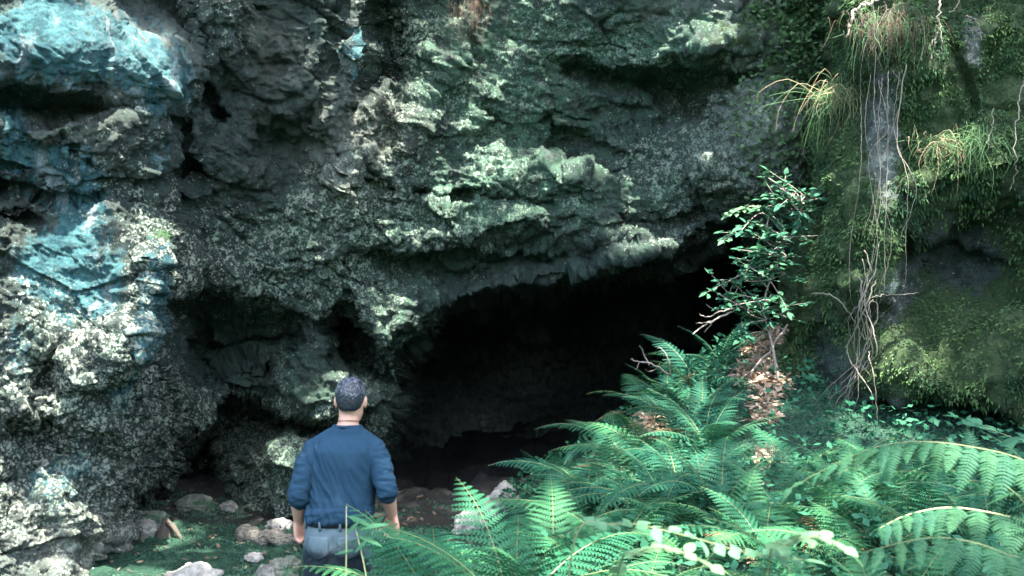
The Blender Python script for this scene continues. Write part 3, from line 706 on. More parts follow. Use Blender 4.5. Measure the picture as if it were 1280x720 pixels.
for k in range(NB):
    for j in range(4): Fb.append((k * 4 + j, ((k + 1) % NB) * 4 + j, ((k + 1) % NB) * 4 + (j + 1) % 4, k * 4 + (j + 1) % 4))
b.add(Vb, Fb); belt = b.build('belt', lea.m, man)
for a in (-1.95, -1.42, -2.7, -.5):
    p = ring_pt(a, .180, .134, 1.045); b = MB(); b.tube([p + Vector((0, .002, -.030)), p + Vector((0, -.003, -.02)), p + Vector((0, -.004, 0)), p + Vector((0, -.003, .018)), p + Vector((0, .002, .024))], [.0065, .0075, .0075, .0075, .006], 6)
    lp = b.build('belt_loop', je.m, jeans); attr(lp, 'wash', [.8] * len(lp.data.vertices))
# hair: a cropped cap of short wavy locks over the scalp
b = MB(); rh = np.random.default_rng(21)
ell_loft(b, [(.034, -.045, 1.612, .044, .042), (.034, -.030, 1.628, .062, .064), (.034, -.018, 1.655, .071, .080), (.034, -.002, 1.69, .076, .097), (.034, .004, 1.722, .071, .096), (.034, .006, 1.746, .056, .078), (.034, .008, 1.763, .032, .048), (.034, .008, 1.769, .012, .02)], 28, 2.1)
def hfold(co, no):
    Q = np.c_[co[:, 0] * 22, co[:, 1] * 22, co[:, 2] * 40 + 8 * np.sin(co[:, 0] * 40)].astype(np.float32)
    return (1 - 2 * np.abs(fbm(Q, 1, 3, 241, .55))) * .005
hair = remeshed(b, 'hair', .0042, ha.m, man, 2, hfold)
b = MB()
for k in range(520):
    th = rh.uniform(0, 2 * math.pi); ph = math.acos(rh.uniform(-.30, 1))
    c0 = Vector((.034, .002, 1.690)); pts = []; sw = rh.normal() * 1.1; lift = rh.uniform(.98, 1.06); wv = rh.uniform(0, 6)
    for j in range(6):
        p2 = ph + j * .085; t2 = th + sw * j * .10 + .10 * math.sin(j * 1.5 + wv)
        pts.append(c0 + Vector((.075 * math.sin(p2) * math.cos(t2), .096 * math.sin(p2) * math.sin(t2), .079 * math.cos(p2))) * (lift + .035 * math.sin(j * 1.3 + wv) + .012 * j * (rh.random() - .3)))
    if pts[-1].y > .05 and pts[-1].z < 1.70: continue
    if pts[-1].z < 1.600 + .010 * rh.random(): continue
    r0_ = rh.uniform(.0022, .0052); b.tube(pts, [r0_ * .7, r0_, r0_, r0_ * .9, r0_ * .6, r0_ * .15], 5)
b.build('hair_lock', hl.m, hair)
b = MB(); b.tube([(.026 + .062 * math.cos(2 * math.pi * k / 30), -.004 + .060 * math.sin(2 * math.pi * k / 30), 1.548 - .010 * math.sin(2 * math.pi * k / 30)) for k in range(31)], [.0017] * 31, 6); b.build('necklace', lea.m, man)
ew = NT('eye'); ew.base((.5, .48, .45)); ew.p(Roughness=.2)
for s in (-1, 1):
    b = MB(); ball(b, (.034 + s * .030, .092, 1.662), (.012, .012, .011)); b.build('eye', ew.m, man)
for A_ in (ANL, ANR):
    b = MB(); limb(b, [A_ + Vector((0, -.01, .03)), A_ + Vector((0, -.03, -.03))], [.050, .050]); limb(b, [A_ + Vector((0, -.04, -.055)), A_ + Vector((0, .08, -.058)), A_ + Vector((0, .17, -.066))], [.043, .047, .038])
    remeshed(b, 'boot', .008, bo.m, man, 3)
# ------------------------------------------------------------------ leaf materials
def leaf_mat(name, lo, hi, trans=.22, rough=.68, vary=.8):
    m = NT(name)
    c = m.mix(m.noise(9, 4, .6), lo, hi)
    c = m.mix(m.math('MULTIPLY', m.rnd(), vary), c, m.mix(.5, hi, (hi[0] * 1.5 + .02, hi[1] * 1.15 + .02, hi[2] * .75)))
    m.base(c); m.p(Roughness=rough, Specular_IOR_Level=.25)
    tr = m.n('ShaderNodeBsdfTranslucent'); m.l(c, tr.inputs[0])
    mx = m.n('ShaderNodeMixShader'); mx.inputs[0].default_value = trans
    m.l(m.b.outputs[0], mx.inputs[1]); m.l(tr.outputs[0], mx.inputs[2]); m.l(mx.outputs[0], m.out.inputs[0])
    return m.m
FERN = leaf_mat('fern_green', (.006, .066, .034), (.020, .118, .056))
FERN_D = leaf_mat('fern_deep_green', (.005, .056, .036), (.013, .098, .060))  # darker, bluer copy of the fern green, with the slope's shade in its colour
BRACK = leaf_mat('bracken_green', (.006, .056, .030), (.022, .098, .050))
LEAF = leaf_mat('sapling_green', (.010, .075, .045), (.03, .12, .07))
LIT_LEAF = leaf_mat('pale_leaf', (.05, .165, .085), (.125, .255, .135), .3, .35)  # paler leaf copy: the glare of overexposed sunlit leaves is in the colour
TAN = leaf_mat('dry_leaf', (.20, .15, .11), (.42, .34, .265), .2, .7)
stm = NT('fern_stalk'); stm.base((.10, .13, .05)); stm.p(Roughness=.6)
ysm = NT('yellow_stalk'); ysm.base((.34, .36, .16)); ysm.p(Roughness=.55)
rtm = NT('pale_root'); rtm.base(rtm.mix(rtm.noise(25, 4, .6), (.10, .088, .068), (.25, .22, .175))); rtm.p(Roughness=.85)
twg = NT('bare_twig'); twg.base(twg.mix(twg.noise(18, 4, .6), (.17, .135, .11), (.34, .29, .25))); twg.p(Roughness=.85)

def frond_mesh(name, L=.7, Wd=.22, pairs=22, e0=68, e1=-18, roll=0.0, lobes=8, tipx=.35, mat=FERN, stalk=.14, seed=0, sharp=1.0, droop=.25):
    """one pinnate fern frond: an arching stalk with two rows of toothed leaflets, growing from the origin along +X"""
    r = np.random.default_rng(seed); n = 40; P = [Vector((0, 0, 0))]; A = []
    for i in range(n):
        s = i / (n - 1); e = R(e0 + (e1 - e0) * s ** .85); yw = R(roll) * s
        d = Vector((math.cos(e) * math.cos(yw), math.cos(e) * math.sin(yw), math.sin(e))); A.append(d); P.append(P[-1] + d * (L / n))
    P = P[:n]
    V = []; F = []
    q = MB(); q.tube(P[::3] + [P[-1]], [.0042 * L / .7 * (1 - .85 * k / 14) for k in range(len(P[::3]) + 1)], 5)
    V += q.v; F += q.f; ns = len(F)
    for k in range(pairs):
        s = stalk + (1 - stalk) * ((k + .3) / pairs) ** .92; x = s * (n - 1); i = min(int(x), n - 2); c = P[i].lerp(P[i + 1], x - i); d = A[i]
        sd_ = Vector((0, 0, 1)).cross(d).normalized(); up = d.cross(sd_).normalized()
        u = (s - stalk) / (1 - stalk); prof = (min(1, (u + .12) / tipx) ** .7) * (1 - max(0, (u - tipx) / (1.02 - tipx)) ** 1.25)
        for sg in (-1, 1):
            ln = Wd * .5 * max(prof, .04) * r.uniform(.9, 1.06); fw = .32 + .35 * u
            ax = (sd_ * sg + d * fw + up * r.uniform(-.06, .10)).normalized(); pn = ax.cross(d * sg).normalized(); pn = pn if pn.dot(up) > 0 else -pn
            la = pn.cross(ax).normalized(); la = la if la.dot(d) > 0 else -la
            m_ = max(3, int(lobes * (.45 + .55 * prof))); sp_ = L * (1 - stalk) / pairs
            hw = min(sp_ * .44, ln * .26) * sharp
            for j in range(m_):
                a, b2_ = j / m_, (j + .92) / m_
                dz = lambda t: -up * (droop * ln * t * t)
                pa = c + ax * ln * a + dz(a); pb = c + ax * ln * b2_ + dz(b2_)
                wj = hw * (1 - (j / m_) ** 1.6 * .85)
                for s2 in (-1, 1):
                    o = len(V); t0 = pa.lerp(pb, .55) + la * s2 * wj * .95 + ax * wj * .30 - pn * wj * .18; t1 = pa.lerp(pb, .80) + la * s2 * wj * .98 + ax * wj * .48 - pn * wj * .2
                    V += [tuple(pa), tuple(pb), tuple(t1), tuple(t0)]; F.append((o, o + 1, o + 2, o + 3))
    me = bpy.data.meshes.new(name); me.from_pydata(V, [], F); me.materials.append(mat); me.materials.append(stm.m)
    for i in range(ns): me.polygons[i].material_index = 1
    me.update(); return me

FM = [frond_mesh('frond', .80, .34, 19, 72, -12, 8, 12, .32, FERN, .14, 1), frond_mesh('frond', .86, .33, 20, 62, -25, -10, 12, .30, FERN, .16, 2), frond_mesh('frond', .68, .30, 17, 80, 15, 12, 10, .34, FERN, .12, 3),
      frond_mesh('frond', .92, .36, 20, 55, -35, 5, 12, .30, FERN, .18, 4)]
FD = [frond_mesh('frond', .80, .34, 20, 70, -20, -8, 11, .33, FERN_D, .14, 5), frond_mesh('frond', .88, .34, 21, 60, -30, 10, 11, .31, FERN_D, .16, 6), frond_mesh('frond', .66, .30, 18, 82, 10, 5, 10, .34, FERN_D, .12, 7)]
DEADF = leaf_mat('withered_frond', (.12, .085, .045), (.27, .20, .11), .15, .75)
FX = [frond_mesh('frond', .74, .24, 18, 38, -45, 12, 9, .32, DEADF, .14, 8), frond_mesh('frond', .66, .22, 16, 30, -30, -18, 9, .32, DEADF, .14, 9)]
rp = np.random.default_rng(77); ferns = []
def pick(meshes):
    src = FX if rp.random() < .045 else meshes
    return src[int(rp.integers(len(src)))]
def fern(x, y, sc, nf, meshes, label, group=None, spin=None, lean=0, face=None, spread=360, z=None, name='fern', cat='fern'):
    """a crown of fronds at a point of the bank"""
    z = ground_z(x, y) - .02 if z is None else z
    o = empty(name, (x, y, z)); tag(o, label, cat, group)
    a0 = rp.uniform(0, 6.28) if face is None else R(face)
    for k in range(nf):
        f = bpy.data.objects.new('frond', pick(meshes)); link(f, o)
        an = a0 + (R(spread) * (k / nf - .5) if face is not None else 2 * math.pi * k / nf) + rp.normal() * .18
        f.rotation_euler = (rp.normal() * .14, rp.normal() * .16 + lean, an); s = sc * rp.uniform(.75, 1.12); f.scale = (s, s, s * rp.uniform(.9, 1.1))
    ferns.append((x, y)); return o
def fp(px_, Yd): return (px_ - 640) / FPX * Yd
# beside and in front of the man, in the sun
for px_, Yd, sc, nf, lab in [(552, 4.5, 1.42, 11, 'sunlit fern next to the man, its long frond reaching across his right hand'), (590, 5.6, .85, 8, 'fern with upright tips standing in front of the pale boulders'),
                             (640, 4.3, 1.25, 10, 'broad sunlit fern at the bottom edge, right of the man\'s fern'), (690, 5.0, .90, 9, 'sunlit fern with dense spreading fronds below the pale boulders'),
                             (770, 5.3, .95, 8, 'sunlit fern with one arching brown stalked frond on the low bank')]:
    fern(fp(px_, Yd), Yd, sc, nf, FM, lab, None)
G1 = 'sunlit ferns on the low bank'
for px_, Yd, sc, nf in [(600, 3.95, .8, 7), (655, 5.9, .85, 8), (720, 4.4, .85, 8), (740, 6.1, .8, 8), (800, 4.4, .85, 8), (835, 5.6, .85, 8), (870, 4.8, .85, 8), (700, 3.7, .75, 7), (780, 3.6, .75, 7), (575, 5.0, .8, 8), (520, 4.0, .8, 8), (505, 4.4, 1.0, 9), (560, 3.6, .7, 8), (530, 5.2, .7, 8), (850, 3.7, .75, 7), (660, 3.4, .6, 7), (620, 5.0, .8, 8), (920, 5.3, .8, 8), (755, 4.8, .8, 8)]:
    fern(fp(px_, Yd), Yd, sc * .88, nf + 1, FM, 'mid green fern among the crowd of sunlit ferns on the low bank', G1)
# the slope behind, in shade
for px_, Yd, sc, nf, lab in [(735, 7.6, 1.0, 9, 'dark fern whose tall fronds stand out against the black cave'), (885, 6.9, 1.15, 10, 'large shaded fern with long arching fronds in the middle of the slope'),
                             (800, 6.6, .9, 9, 'shaded fern below the dry leaf patch on the slope')]:
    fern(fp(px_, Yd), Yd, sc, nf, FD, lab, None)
G2 = 'shaded ferns up the slope'
for px_, Yd, sc, nf in [(700, 7.0, .8, 8), (690, 8.2, .7, 8), (765, 8.3, .8, 8), (790, 7.5, .8, 8), (840, 7.8, .8, 8), (830, 8.6, .75, 8), (870, 8.3, .8, 8), (900, 8.7, .75, 8), (880, 9.1, .7, 7), (760, 7.0, .85, 8), (850, 6.3, .85, 8), (720, 6.5, .8, 8), (900, 5.8, .8, 8), (980, 5.4, .8, 8), (810, 8.9, .7, 7), (1000, 6.6, .6, 6), (1020, 5.9, .7, 7), (860, 8.9, .6, 7), (780, 6.9, .85, 9), (820, 7.2, .85, 9), (870, 7.4, .85, 9), (740, 7.3, .8, 9), (880, 6.4, .85, 9), (830, 6.0, .85, 9), (1000, 6.1, .75, 8)]:
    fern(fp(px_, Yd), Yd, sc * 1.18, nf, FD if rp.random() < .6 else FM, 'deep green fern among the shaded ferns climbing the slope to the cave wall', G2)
G3 = 'ferns filling the bank below the outcrop'
for px_, Yd, sc, nf in [(1030, 5.0, .8, 8), (1090, 5.4, .8, 8), (1150, 5.2, .8, 8), (1220, 5.0, .8, 8), (1280, 4.8, .8, 8), (960, 4.6, .8, 8), (1010, 4.2, .75, 8), (920, 4.1, .7, 7), (1080, 4.4, .75, 8), (1140, 4.2, .7, 7), (1200, 4.0, .7, 7), (1270, 4.0, .7, 7), (980, 3.5, .7, 8), (1060, 3.5, .75, 8), (1010, 3.8, .85, 8), (1110, 3.7, .8, 8), (950, 4.0, .8, 8), (1340, 4.4, .8, 8), (900, 3.3, .55, 7), (1400, 5.2, .8, 8), (1060, 5.8, .85, 9), (1120, 5.7, .85, 9), (1180, 5.6, .9, 9), (1250, 5.5, .9, 9), (1310, 5.4, .9, 9), (1030, 5.4, .8, 9), (1100, 4.9, .8, 9), (1170, 4.7, .8, 9), (1240, 4.5, .8, 9), (1010, 6.3, .7, 9), (1060, 6.4, .75, 9), (1110, 6.3, .75, 9), (1160, 6.2, .75, 9), (1220, 6.0, .75, 9), (1280, 5.9, .75, 9)]:
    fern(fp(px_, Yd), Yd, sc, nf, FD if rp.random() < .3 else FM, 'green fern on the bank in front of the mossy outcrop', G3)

# ------------------------------------------------------------------ bracken on the right: long stalks carrying rows of hanging fronds
def pinna_mesh(L, Wd, pairs, droop, seed, yaw):
    """one hanging leaflet of a bracken frond: a fine midrib with two close rows of blunt oblong lobes"""
    r = np.random.default_rng(seed); n = 24; P = [Vector((0, 0, 0))]; A = []
    for i in range(n):
        s = i / (n - 1); e = R(-8 - droop * s ** .7); y = R(yaw) * s; d = Vector((math.cos(e) * math.cos(y), math.cos(e) * math.sin(y), math.sin(e))); A.append(d); P.append(P[-1] + d * L / n)
    q = MB(); q.tube(P[::4] + [P[-1]], [.0022 * (1 - .12 * k) for k in range(len(P[::4]) + 1)], 4)
    V = list(q.v); F = list(q.f)
    for k in range(pairs):
        u = (k + .5) / pairs; x = u * (n - 1); i = min(int(x), n - 2); c = P[i].lerp(P[i + 1], x - i); d = A[i]; sd_ = Vector((0, 0, 1)).cross(d).normalized(); up = d.cross(sd_)
        prof = min(1, (u + .25) / .4) * (1 - u ** 2.2 * .92); hw = L / pairs * .40 * (1 - .3 * u)
        for sg in (-1, 1):
            ln = Wd * .5 * prof * r.uniform(.9, 1.08); ax = (sd_ * sg + d * (.22 + .3 * u) + up * r.uniform(-.25, .12)).normalized(); la = (d - ax * d.dot(ax)).normalized(); o = len(V)
            for t_, w_k in ((0, .75), (.35, 1.0), (.75, .85), (1.0, .25)):
                cc = c + ax * ln * t_ - up * ln * .22 * t_ * t_
                V += [tuple(cc - la * hw * w_k), tuple(cc - up * hw * -.25), tuple(cc + la * hw * w_k)]
            for j in range(3):
                b0_ = o + 3 * j; F += [(b0_, b0_ + 3, b0_ + 4, b0_ + 1), (b0_ + 1, b0_ + 4, b0_ + 5, b0_ + 2)]
    me = bpy.data.meshes.new('leaflet'); me.from_pydata(V, [], F); me.materials.append(BRACK); me.update(); return me
PN = [pinna_mesh(.34, .135, 17, 58, 11, 8), pinna_mesh(.31, .125, 16, 48, 12, -10), pinna_mesh(.27, .115, 15, 34, 13, 6), pinna_mesh(.33, .13, 17, 70, 14, -5)]
def bracken(label, stalks):
    base = Vector(stalks[0][0][0]); o = empty('bracken', base); tag(o, label, 'bracken')
    for pts, prs, ymat, scl in stalks:
        P = [Vector(p) for p in pts]; Q = []
        for i in range(len(P) - 1):
            p0, p1, p2, p3 = P[max(i - 1, 0)], P[i], P[i + 1], P[min(i + 2, len(P) - 1)]
            for k in range(10):
                t = k / 10; Q.append(.5 * ((2 * p1) + (p2 - p0) * t + (2 * p0 - 5 * p1 + 4 * p2 - p3) * t * t + (3 * p1 - p0 - 3 * p2 + p3) * t ** 3))
        Q.append(P[-1]); q = MB(); n = len(Q)
        q.tube([p - base for p in Q], [.0042 * (1 - .75 * k / n) for k in range(n)], 6); st = q.build('stalk', ymat, o)
        for k in range(prs):
            u = .22 + .77 * k / (prs - 1); x = u * (n - 1); i = min(int(x), n - 2); c = Q[i].lerp(Q[i + 1], x - i); d = (Q[i + 1] - Q[i]).normalized()
            for sg in (-1, 1):
                l = bpy.data.objects.new('leaflet', PN[int(rp.integers(4))]); link(l, o); l.location = c - base
                side = Vector((0, 0, 1)).cross(d).normalized() * sg; dirv = (side + d * .45).normalized()
                l.rotation_euler = (rp.normal() * .2, rp.normal() * .15 + .05, math.atan2(dirv.y, dirv.x)); s = scl * (1.05 - .75 * max(0, u - .35) / .65) * rp.uniform(.85, 1.1); l.scale = (s, s, s)
    return o
def gp(px_, Yd): x = fp(px_, Yd); return Vector((x, Yd, ground_z(x, Yd) - .03))
bracken('big bracken at the right edge, its pale sunlit stalk running level above hanging leaflets', [
    ([gp(1330, 3.3), at(1325, 640, 3.3), at(1290, 582, 3.3), at(1210, 558, 3.3), at(1130, 553, 3.35), at(1065, 570, 3.4), at(985, 612, 3.5)], 21, stm.m, .70),
    ([gp(1345, 3.3), at(1340, 690, 3.1), at(1290, 655, 3.1), at(1200, 635, 3.1), at(1140, 642, 3.1), at(1100, 660, 3.1)], 15, ysm.m, .74)])
bracken('bracken with drooping fronds in the bottom right corner, below the level stalk', [
    ([gp(1300, 2.9), at(1290, 730, 2.9), at(1250, 690, 2.9), at(1170, 672, 2.9), at(1080, 690, 2.9)], 13, stm.m, .75),
    ([gp(1300, 2.95), at(1320, 720, 2.95), at(1300, 660, 3.0), at(1260, 610, 3.2), at(1200, 600, 3.5)], 12, stm.m, .7)])

# ------------------------------------------------------------------ pale overhanging sprays close to the lens
def oval_leaf(L, Wd, n=5):
    V = [(0, 0, 0)]; F = []
    for i in range(1, n): s = i / n; w_ = Wd * .5 * math.sin(math.pi * s ** .8); V += [(L * s, -w_, -.10 * L * s * s + .12 * w_), (L * s, 0, -.10 * L * s * s), (L * s, w_, -.10 * L * s * s + .12 * w_)]
    V.append((L, 0, -.12 * L)); e = len(V) - 1
    F += [(0, 1, 2), (0, 2, 3)]
    for i in range(n - 2): a = 1 + 3 * i; F += [(a, a + 3, a + 4, a + 1), (a + 1, a + 4, a + 5, a + 2)]
    a = 1 + 3 * (n - 2); F += [(a, e, a + 1), (a + 1, e, a + 2)]
    return np.array(V), F
def put_leaf(q, p, d, up, L, Wd):
    V, F = oval_leaf(L, Wd); d = Vector(d).normalized(); s = Vector(up).cross(d).normalized(); u = d.cross(s)
    Mx = np.array([list(d), list(s), list(u)]); q.add(V @ Mx + np.array(p), F)
def spray(label, pts, nl, L, mat, name='leafy_spray', cat='plant', group=None):
    P = [Vector(p) for p in pts]; base = P[0]; o = empty(name, base); tag(o, label, cat, group); Q = []
    for i in range(len(P) - 1):
        p0, p1, p2, p3 = P[max(i - 1, 0)], P[i], P[i + 1], P[min(i + 2, len(P) - 1)]
        for k in range(8):
            t = k / 8; Q.append(.5 * ((2 * p1) + (p2 - p0) * t + (2 * p0 - 5 * p1 + 4 * p2 - p3) * t * t + (3 * p1 - p0 - 3 * p2 + p3) * t ** 3))
    Q.append(P[-1]); n = len(Q); q = MB(); q.tube([p - base for p in Q], [.0035 * (1 - .7 * k / n) for k in range(n)], 5); q.build('stem', stm.m, o)
    q = MB()
    for k in range(nl):
        u = .28 + .72 * k / nl; x = u * (n - 1); i = min(int(x), n - 2); c = Q[i].lerp(Q[i + 1], x - i) - base; d = (Q[i + 1] - Q[i]).normalized(); side = Vector((0, 0, 1)).cross(d).normalized()
        for sg in (-1, 1):
            put_leaf(q, c, side * sg + d * .55 + Vector((0, 0, rp.normal() * .2)), Vector((rp.normal() * .3, rp.normal() * .3 - .25, 1)), L * rp.uniform(.75, 1.15), L * .55)
    put_leaf(q, Q[-1] - base, d, Vector((0, 0, 1)), L, L * .5)
    q.build('leaves', mat, o, True); return o
spray('pale sunlit spray of oval leaves slanting down across the bottom of the ferns', [gp(700, 2.75), at(715, 690, 2.75), at(770, 655, 2.75), at(850, 668, 2.7), at(930, 690, 2.65), at(1005, 700, 2.6)], 15, .060, LIT_LEAF)
spray('shorter pale leafy spray just under the long one at the bottom edge', [gp(760, 2.6), at(770, 735, 2.6), at(800, 690, 2.55), at(850, 690, 2.5), at(900, 712, 2.5)], 10, .055, LIT_LEAF)
spray('pale clump of rounded leaves at the bottom, between the ferns and the bracken', [gp(960, 2.6), at(960, 715, 2.6), at(985, 680, 2.55), at(1030, 672, 2.5), at(1060, 690, 2.5)], 8, .06, LIT_LEAF)
spray('glossy broad leaved stem poking in at the right edge above the bracken', [gp(1345, 3.6), at(1340, 620, 3.6), at(1310, 566, 3.6), at(1260, 545, 3.6), at(1215, 528, 3.6)], 8, .11, LEAF)
# slim weeds between the camera and the man
for lab, pts, nl in [('thin pale grass stalk standing upright before the man\'s jeans', [(432, 740), (433, 690), (433, 660), (433, 632)], 0), ('thin leaning weed stalk with a few dark leaves before the man\'s hip', [(462, 745), (455, 705), (447, 670), (443, 655)], 2)]:
    P = [at(a, c_, 3.4) for a, c_ in pts]; P.insert(0, Vector((P[0].x, P[0].y, ground_z(P[0].x, P[0].y) - .02))); base = P[0]
    o = empty('weed', base); tag(o, lab, 'weed'); q = MB(); q.tube([p - base for p in P], [.003, .0028, .0024, .002, .001], 5); q.build('stem', ysm.m, o)
    q = MB(); t_ = P[-1] - base
    put_leaf(q, t_ - Vector((0, 0, .035)), (.9, .1, -.35), (0, -.5, 1), .11, .026); put_leaf(q, t_ - Vector((0, 0, .10)), (.5, -.2, .6), (0, -.6, 1), .08, .022)
    if nl: put_leaf(q, t_ - Vector((0, 0, .02)), (1, 0, .25), (0, -.4, 1), .12, .03); put_leaf(q, t_ - Vector((0, 0, .09)), (-.8, 0, -.1), (0, -.4, 1), .07, .02)
    q.build('leaf', LEAF, o, True)

# ------------------------------------------------------------------ the sapling leaning out of the outcrop's left side
def curve(P, k=8):
    P = [Vector(p) for p in P]; Q = []
    for i in range(len(P) - 1):
        p0, p1, p2, p3 = P[max(i - 1, 0)], P[i], P[i + 1], P[min(i + 2, len(P) - 1)]
        for j in range(k):
            t = j / k; Q.append(.5 * ((2 * p1) + (p2 - p0) * t + (2 * p0 - 5 * p1 + 4 * p2 - p3) * t * t + (3 * p1 - p0 - 3 * p2 + p3) * t ** 3))
    return Q + [P[-1]]
SY = 7.95
base = Vector((fp(975, SY), SY, ground_z(fp(975, SY), SY) - .03)); sap = empty('sapling', base); tag(sap, 'leafy sapling with thin crooked branches growing between the cave and the outcrop', 'sapling')
stem = curve([base, at(965, 430, SY), at(955, 380, SY), at(975, 320, SY + .05), at(1000, 270, SY + .1), at(1003, 245, SY + .1)])
q = MB(); q.tube([p - base for p in stem], [.013 * (1 - .75 * k / len(stem)) for k in range(len(stem))], 7); q.build('stem', twg.m, sap)
BR = [([(955, 385), (935, 372), (915, 352), (900, 350)], 0), ([(960, 360), (945, 345), (930, 335)], 1), ([(975, 320), (950, 316), (925, 312)], 1), ([(985, 300), (960, 285), (935, 280), (905, 300)], 2), ([(995, 278), (965, 262), (935, 258), (912, 268)], 2),
      ([(1000, 265), (985, 250), (975, 245)], 1), ([(1002, 250), (1010, 243), (1022, 240)], 1), ([(1000, 268), (1010, 262), (1022, 262)], 1), ([(970, 335), (985, 345), (998, 350)], 1), ([(958, 400), (940, 398), (925, 385)], 1), ([(965, 420), (945, 415), (925, 425)], 1), ([(990, 290), (1000, 300), (1010, 300)], 1), ([(962, 350), (975, 370), (985, 390)], 1)]
for k in range(62):
    a_, c_ = [(958, 400), (956, 385), (962, 350), (972, 325), (985, 300), (998, 272), (1002, 252)][k % 7]
    BR.append(([(a_, c_), (a_ + rp.normal() * 16 - 10, c_ - 8 + rp.normal() * 9), (a_ + rp.normal() * 30 - 18, c_ - 8 + rp.normal() * 18)], 1))
for pts, kind in BR:
    bq = curve([at(a, c_, SY + rp.normal() * .08 - .03 * i) for i, (a, c_) in enumerate(pts)], 5); q = MB()
    q.tube([p - base for p in bq], [.006 * (1 - .7 * k / len(bq)) for k in range(len(bq))], 5); br = q.build('branch', twg.m, sap)
    q = MB()
    for k in range(4, len(bq)):
        d = (bq[k] - bq[k - 1]).normalized(); sgs = (-1, 1) if kind else (1,)
        for sg in sgs:
            for rep in range(2 if kind == 2 else 1):
                side = Vector((0, 0, 1)).cross(d).normalized() * sg; L = .075 if kind != 2 else .065
                put_leaf(q, bq[k] - base + Vector((rp.normal() * .01, rp.normal() * .02, rp.normal() * .012)), side + d * rp.uniform(.2, .9) + Vector((0, -.25, rp.normal() * .3)), Vector((rp.normal() * .35, -.5 + rp.normal() * .3, 1)), L * rp.uniform(.7, 1.2), L * .5)
    put_leaf(q, bq[-1] - base, d, Vector((0, -.5, 1)), .08, .04)
    q.build('foliage', LIT_LEAF if kind == 2 else LEAF, br, True)
def twigs(name, label, lines, Yd, r0, cat, mat=None, vary=.06, group=None, partname='twig'):
    b0 = at(*lines[0][0], Yd); o = empty(name, b0); tag(o, label, cat, group)
    for ln in lines:
        rr = ln[-1] if isinstance(ln[-1], float) else r0; pts = [p for p in ln if not isinstance(p, float)]
        c = curve([at(a, c_, Yd + rp.normal() * vary) for a, c_ in pts], 6)
        c = [p + Vector((rp.normal(), rp.normal(), rp.normal())) * rr * .5 for p in c]
        q = MB(); q.tube([p - b0 for p in c], [rr * (1 - .65 * k / len(c)) for k in range(len(c))], 6); q.build(partname, mat or twg.m, o)
    return o
twigs('dead_branch', 'bare pale branch forking out of the sapling towards the black cave', [[(955, 382), (925, 385), (898, 398), (880, 408), (866, 418), .011], [(925, 385), (905, 388), (885, 396), (874, 392), .007], [(898, 398), (885, 402), (870, 404), .005], [(905, 390), (890, 385), (882, 380), .004], [(890, 404), (880, 416), .004]], 7.9, .01, 'branch')
twigs('dead_branch', 'bare twigs sticking up out of the ferns at the crest of the slope', [[(838, 470), (815, 455), (800, 452), (787, 449), .008], [(812, 457), (806, 445), (800, 432), .006], [(800, 452), (795, 462), .004], [(838, 470), (836, 450), (828, 437), (822, 434), .006], [(825, 455), (815, 464), (806, 462), .004]], 8.3, .008, 'branch')
twigs('dead_branch', 'crooked fallen branch lying on the dry leaf strip under the sapling', [[(985, 405), (960, 440), (942, 462), (938, 480), .011], [(962, 438), (950, 430), (945, 422), .006], [(942, 462), (930, 470), .005]], 8.0, .01, 'branch')
from mathutils.kdtree import KDTree
_kd = KDTree(len(V2)); _ppx = 640 + V2[:, 0] / V2[:, 1] * FPX; _ppy = 360 + (CAM_Z - V2[:, 2]) / V2[:, 1] * FPX
for _i in range(len(V2)): _kd.insert((_ppx[_i], _ppy[_i], 0), _i)
_kd.balance()
def outY(a, c_):
    """the distance of the outcrop's face there"""
    return min(float(V2[i, 1]) for _, i, _ in _kd.find_range((a, c_, 0), 9)) if _kd.find_range((a, c_, 0), 9) else 7.0
# ------------------------------------------------------------------ roots, grass tufts and moss on the outcrop
OY = 7.2
rr_ = np.random.default_rng(31)
def hung(name, label, lines, r0, cat, mat, off=.05, vary=.025, partname='strand'):
    """strands that hang a few centimetres in front of the rock face"""
    y0 = [min(outY(*p) for p in ln if not isinstance(p, float)) for ln in lines]
    b0 = at(*lines[0][0], y0[0] - off); o = empty(name, b0); tag(o, label, cat)
    for ln, yy in zip(lines, y0):
        rr = ln[-1] if isinstance(ln[-1], float) else r0; pts = [p for p in ln if not isinstance(p, float)]
        c = curve([at(a, c_, max(yy - off, outY(a, c_) - .22) + rr_.normal() * vary) for a, c_ in pts], 8)
        c = [p + Vector((rr_.normal(), rr_.normal(), rr_.normal())) * rr * .8 for p in c]
        q = MB(); q.tube([p - b0 for p in c], [rr * .72 * (1 - .65 * k / len(c)) * rr_.uniform(.75, 1.25) for k in range(len(c))], 6); q.build(partname, mat, o)
    return o
lines = []
for k, x0 in enumerate([1094, 1098, 1103, 1110, 1116, 1088, 1076, 1124, 1132]):
    w1 = rr_.normal() * 8; pts = [(x0, 62 + rr_.uniform(0, 40)), (x0 + w1 + rr_.normal() * 4, 150 + rr_.normal() * 15), (x0 - w1 + rr_.normal() * 5, 225 + rr_.normal() * 15), (x0 - 6 + rr_.normal() * 8, 300)]
    if k % 3 != 2: pts += [(x0 - 14 + rr_.normal() * 9, 365), (1080 + rr_.normal() * 10, 410)]
    lines.append(pts + [float(rr_.choice([.003, .004, .0055]))])
for k in range(9):
    x1 = 1078 + rr_.normal() * 12; x2 = 1066 + rr_.normal() * 26
    lines.append([(1086 + rr_.normal() * 7, 335 + rr_.normal() * 16), (1080 + rr_.normal() * 10, 385), (x1, 440), (x2, 495 + rr_.normal() * 10), (x2 - 10 + rr_.normal() * 14, 545 + rr_.normal() * 18)] + [float(rr_.choice([.004, .0055, .0075]))])
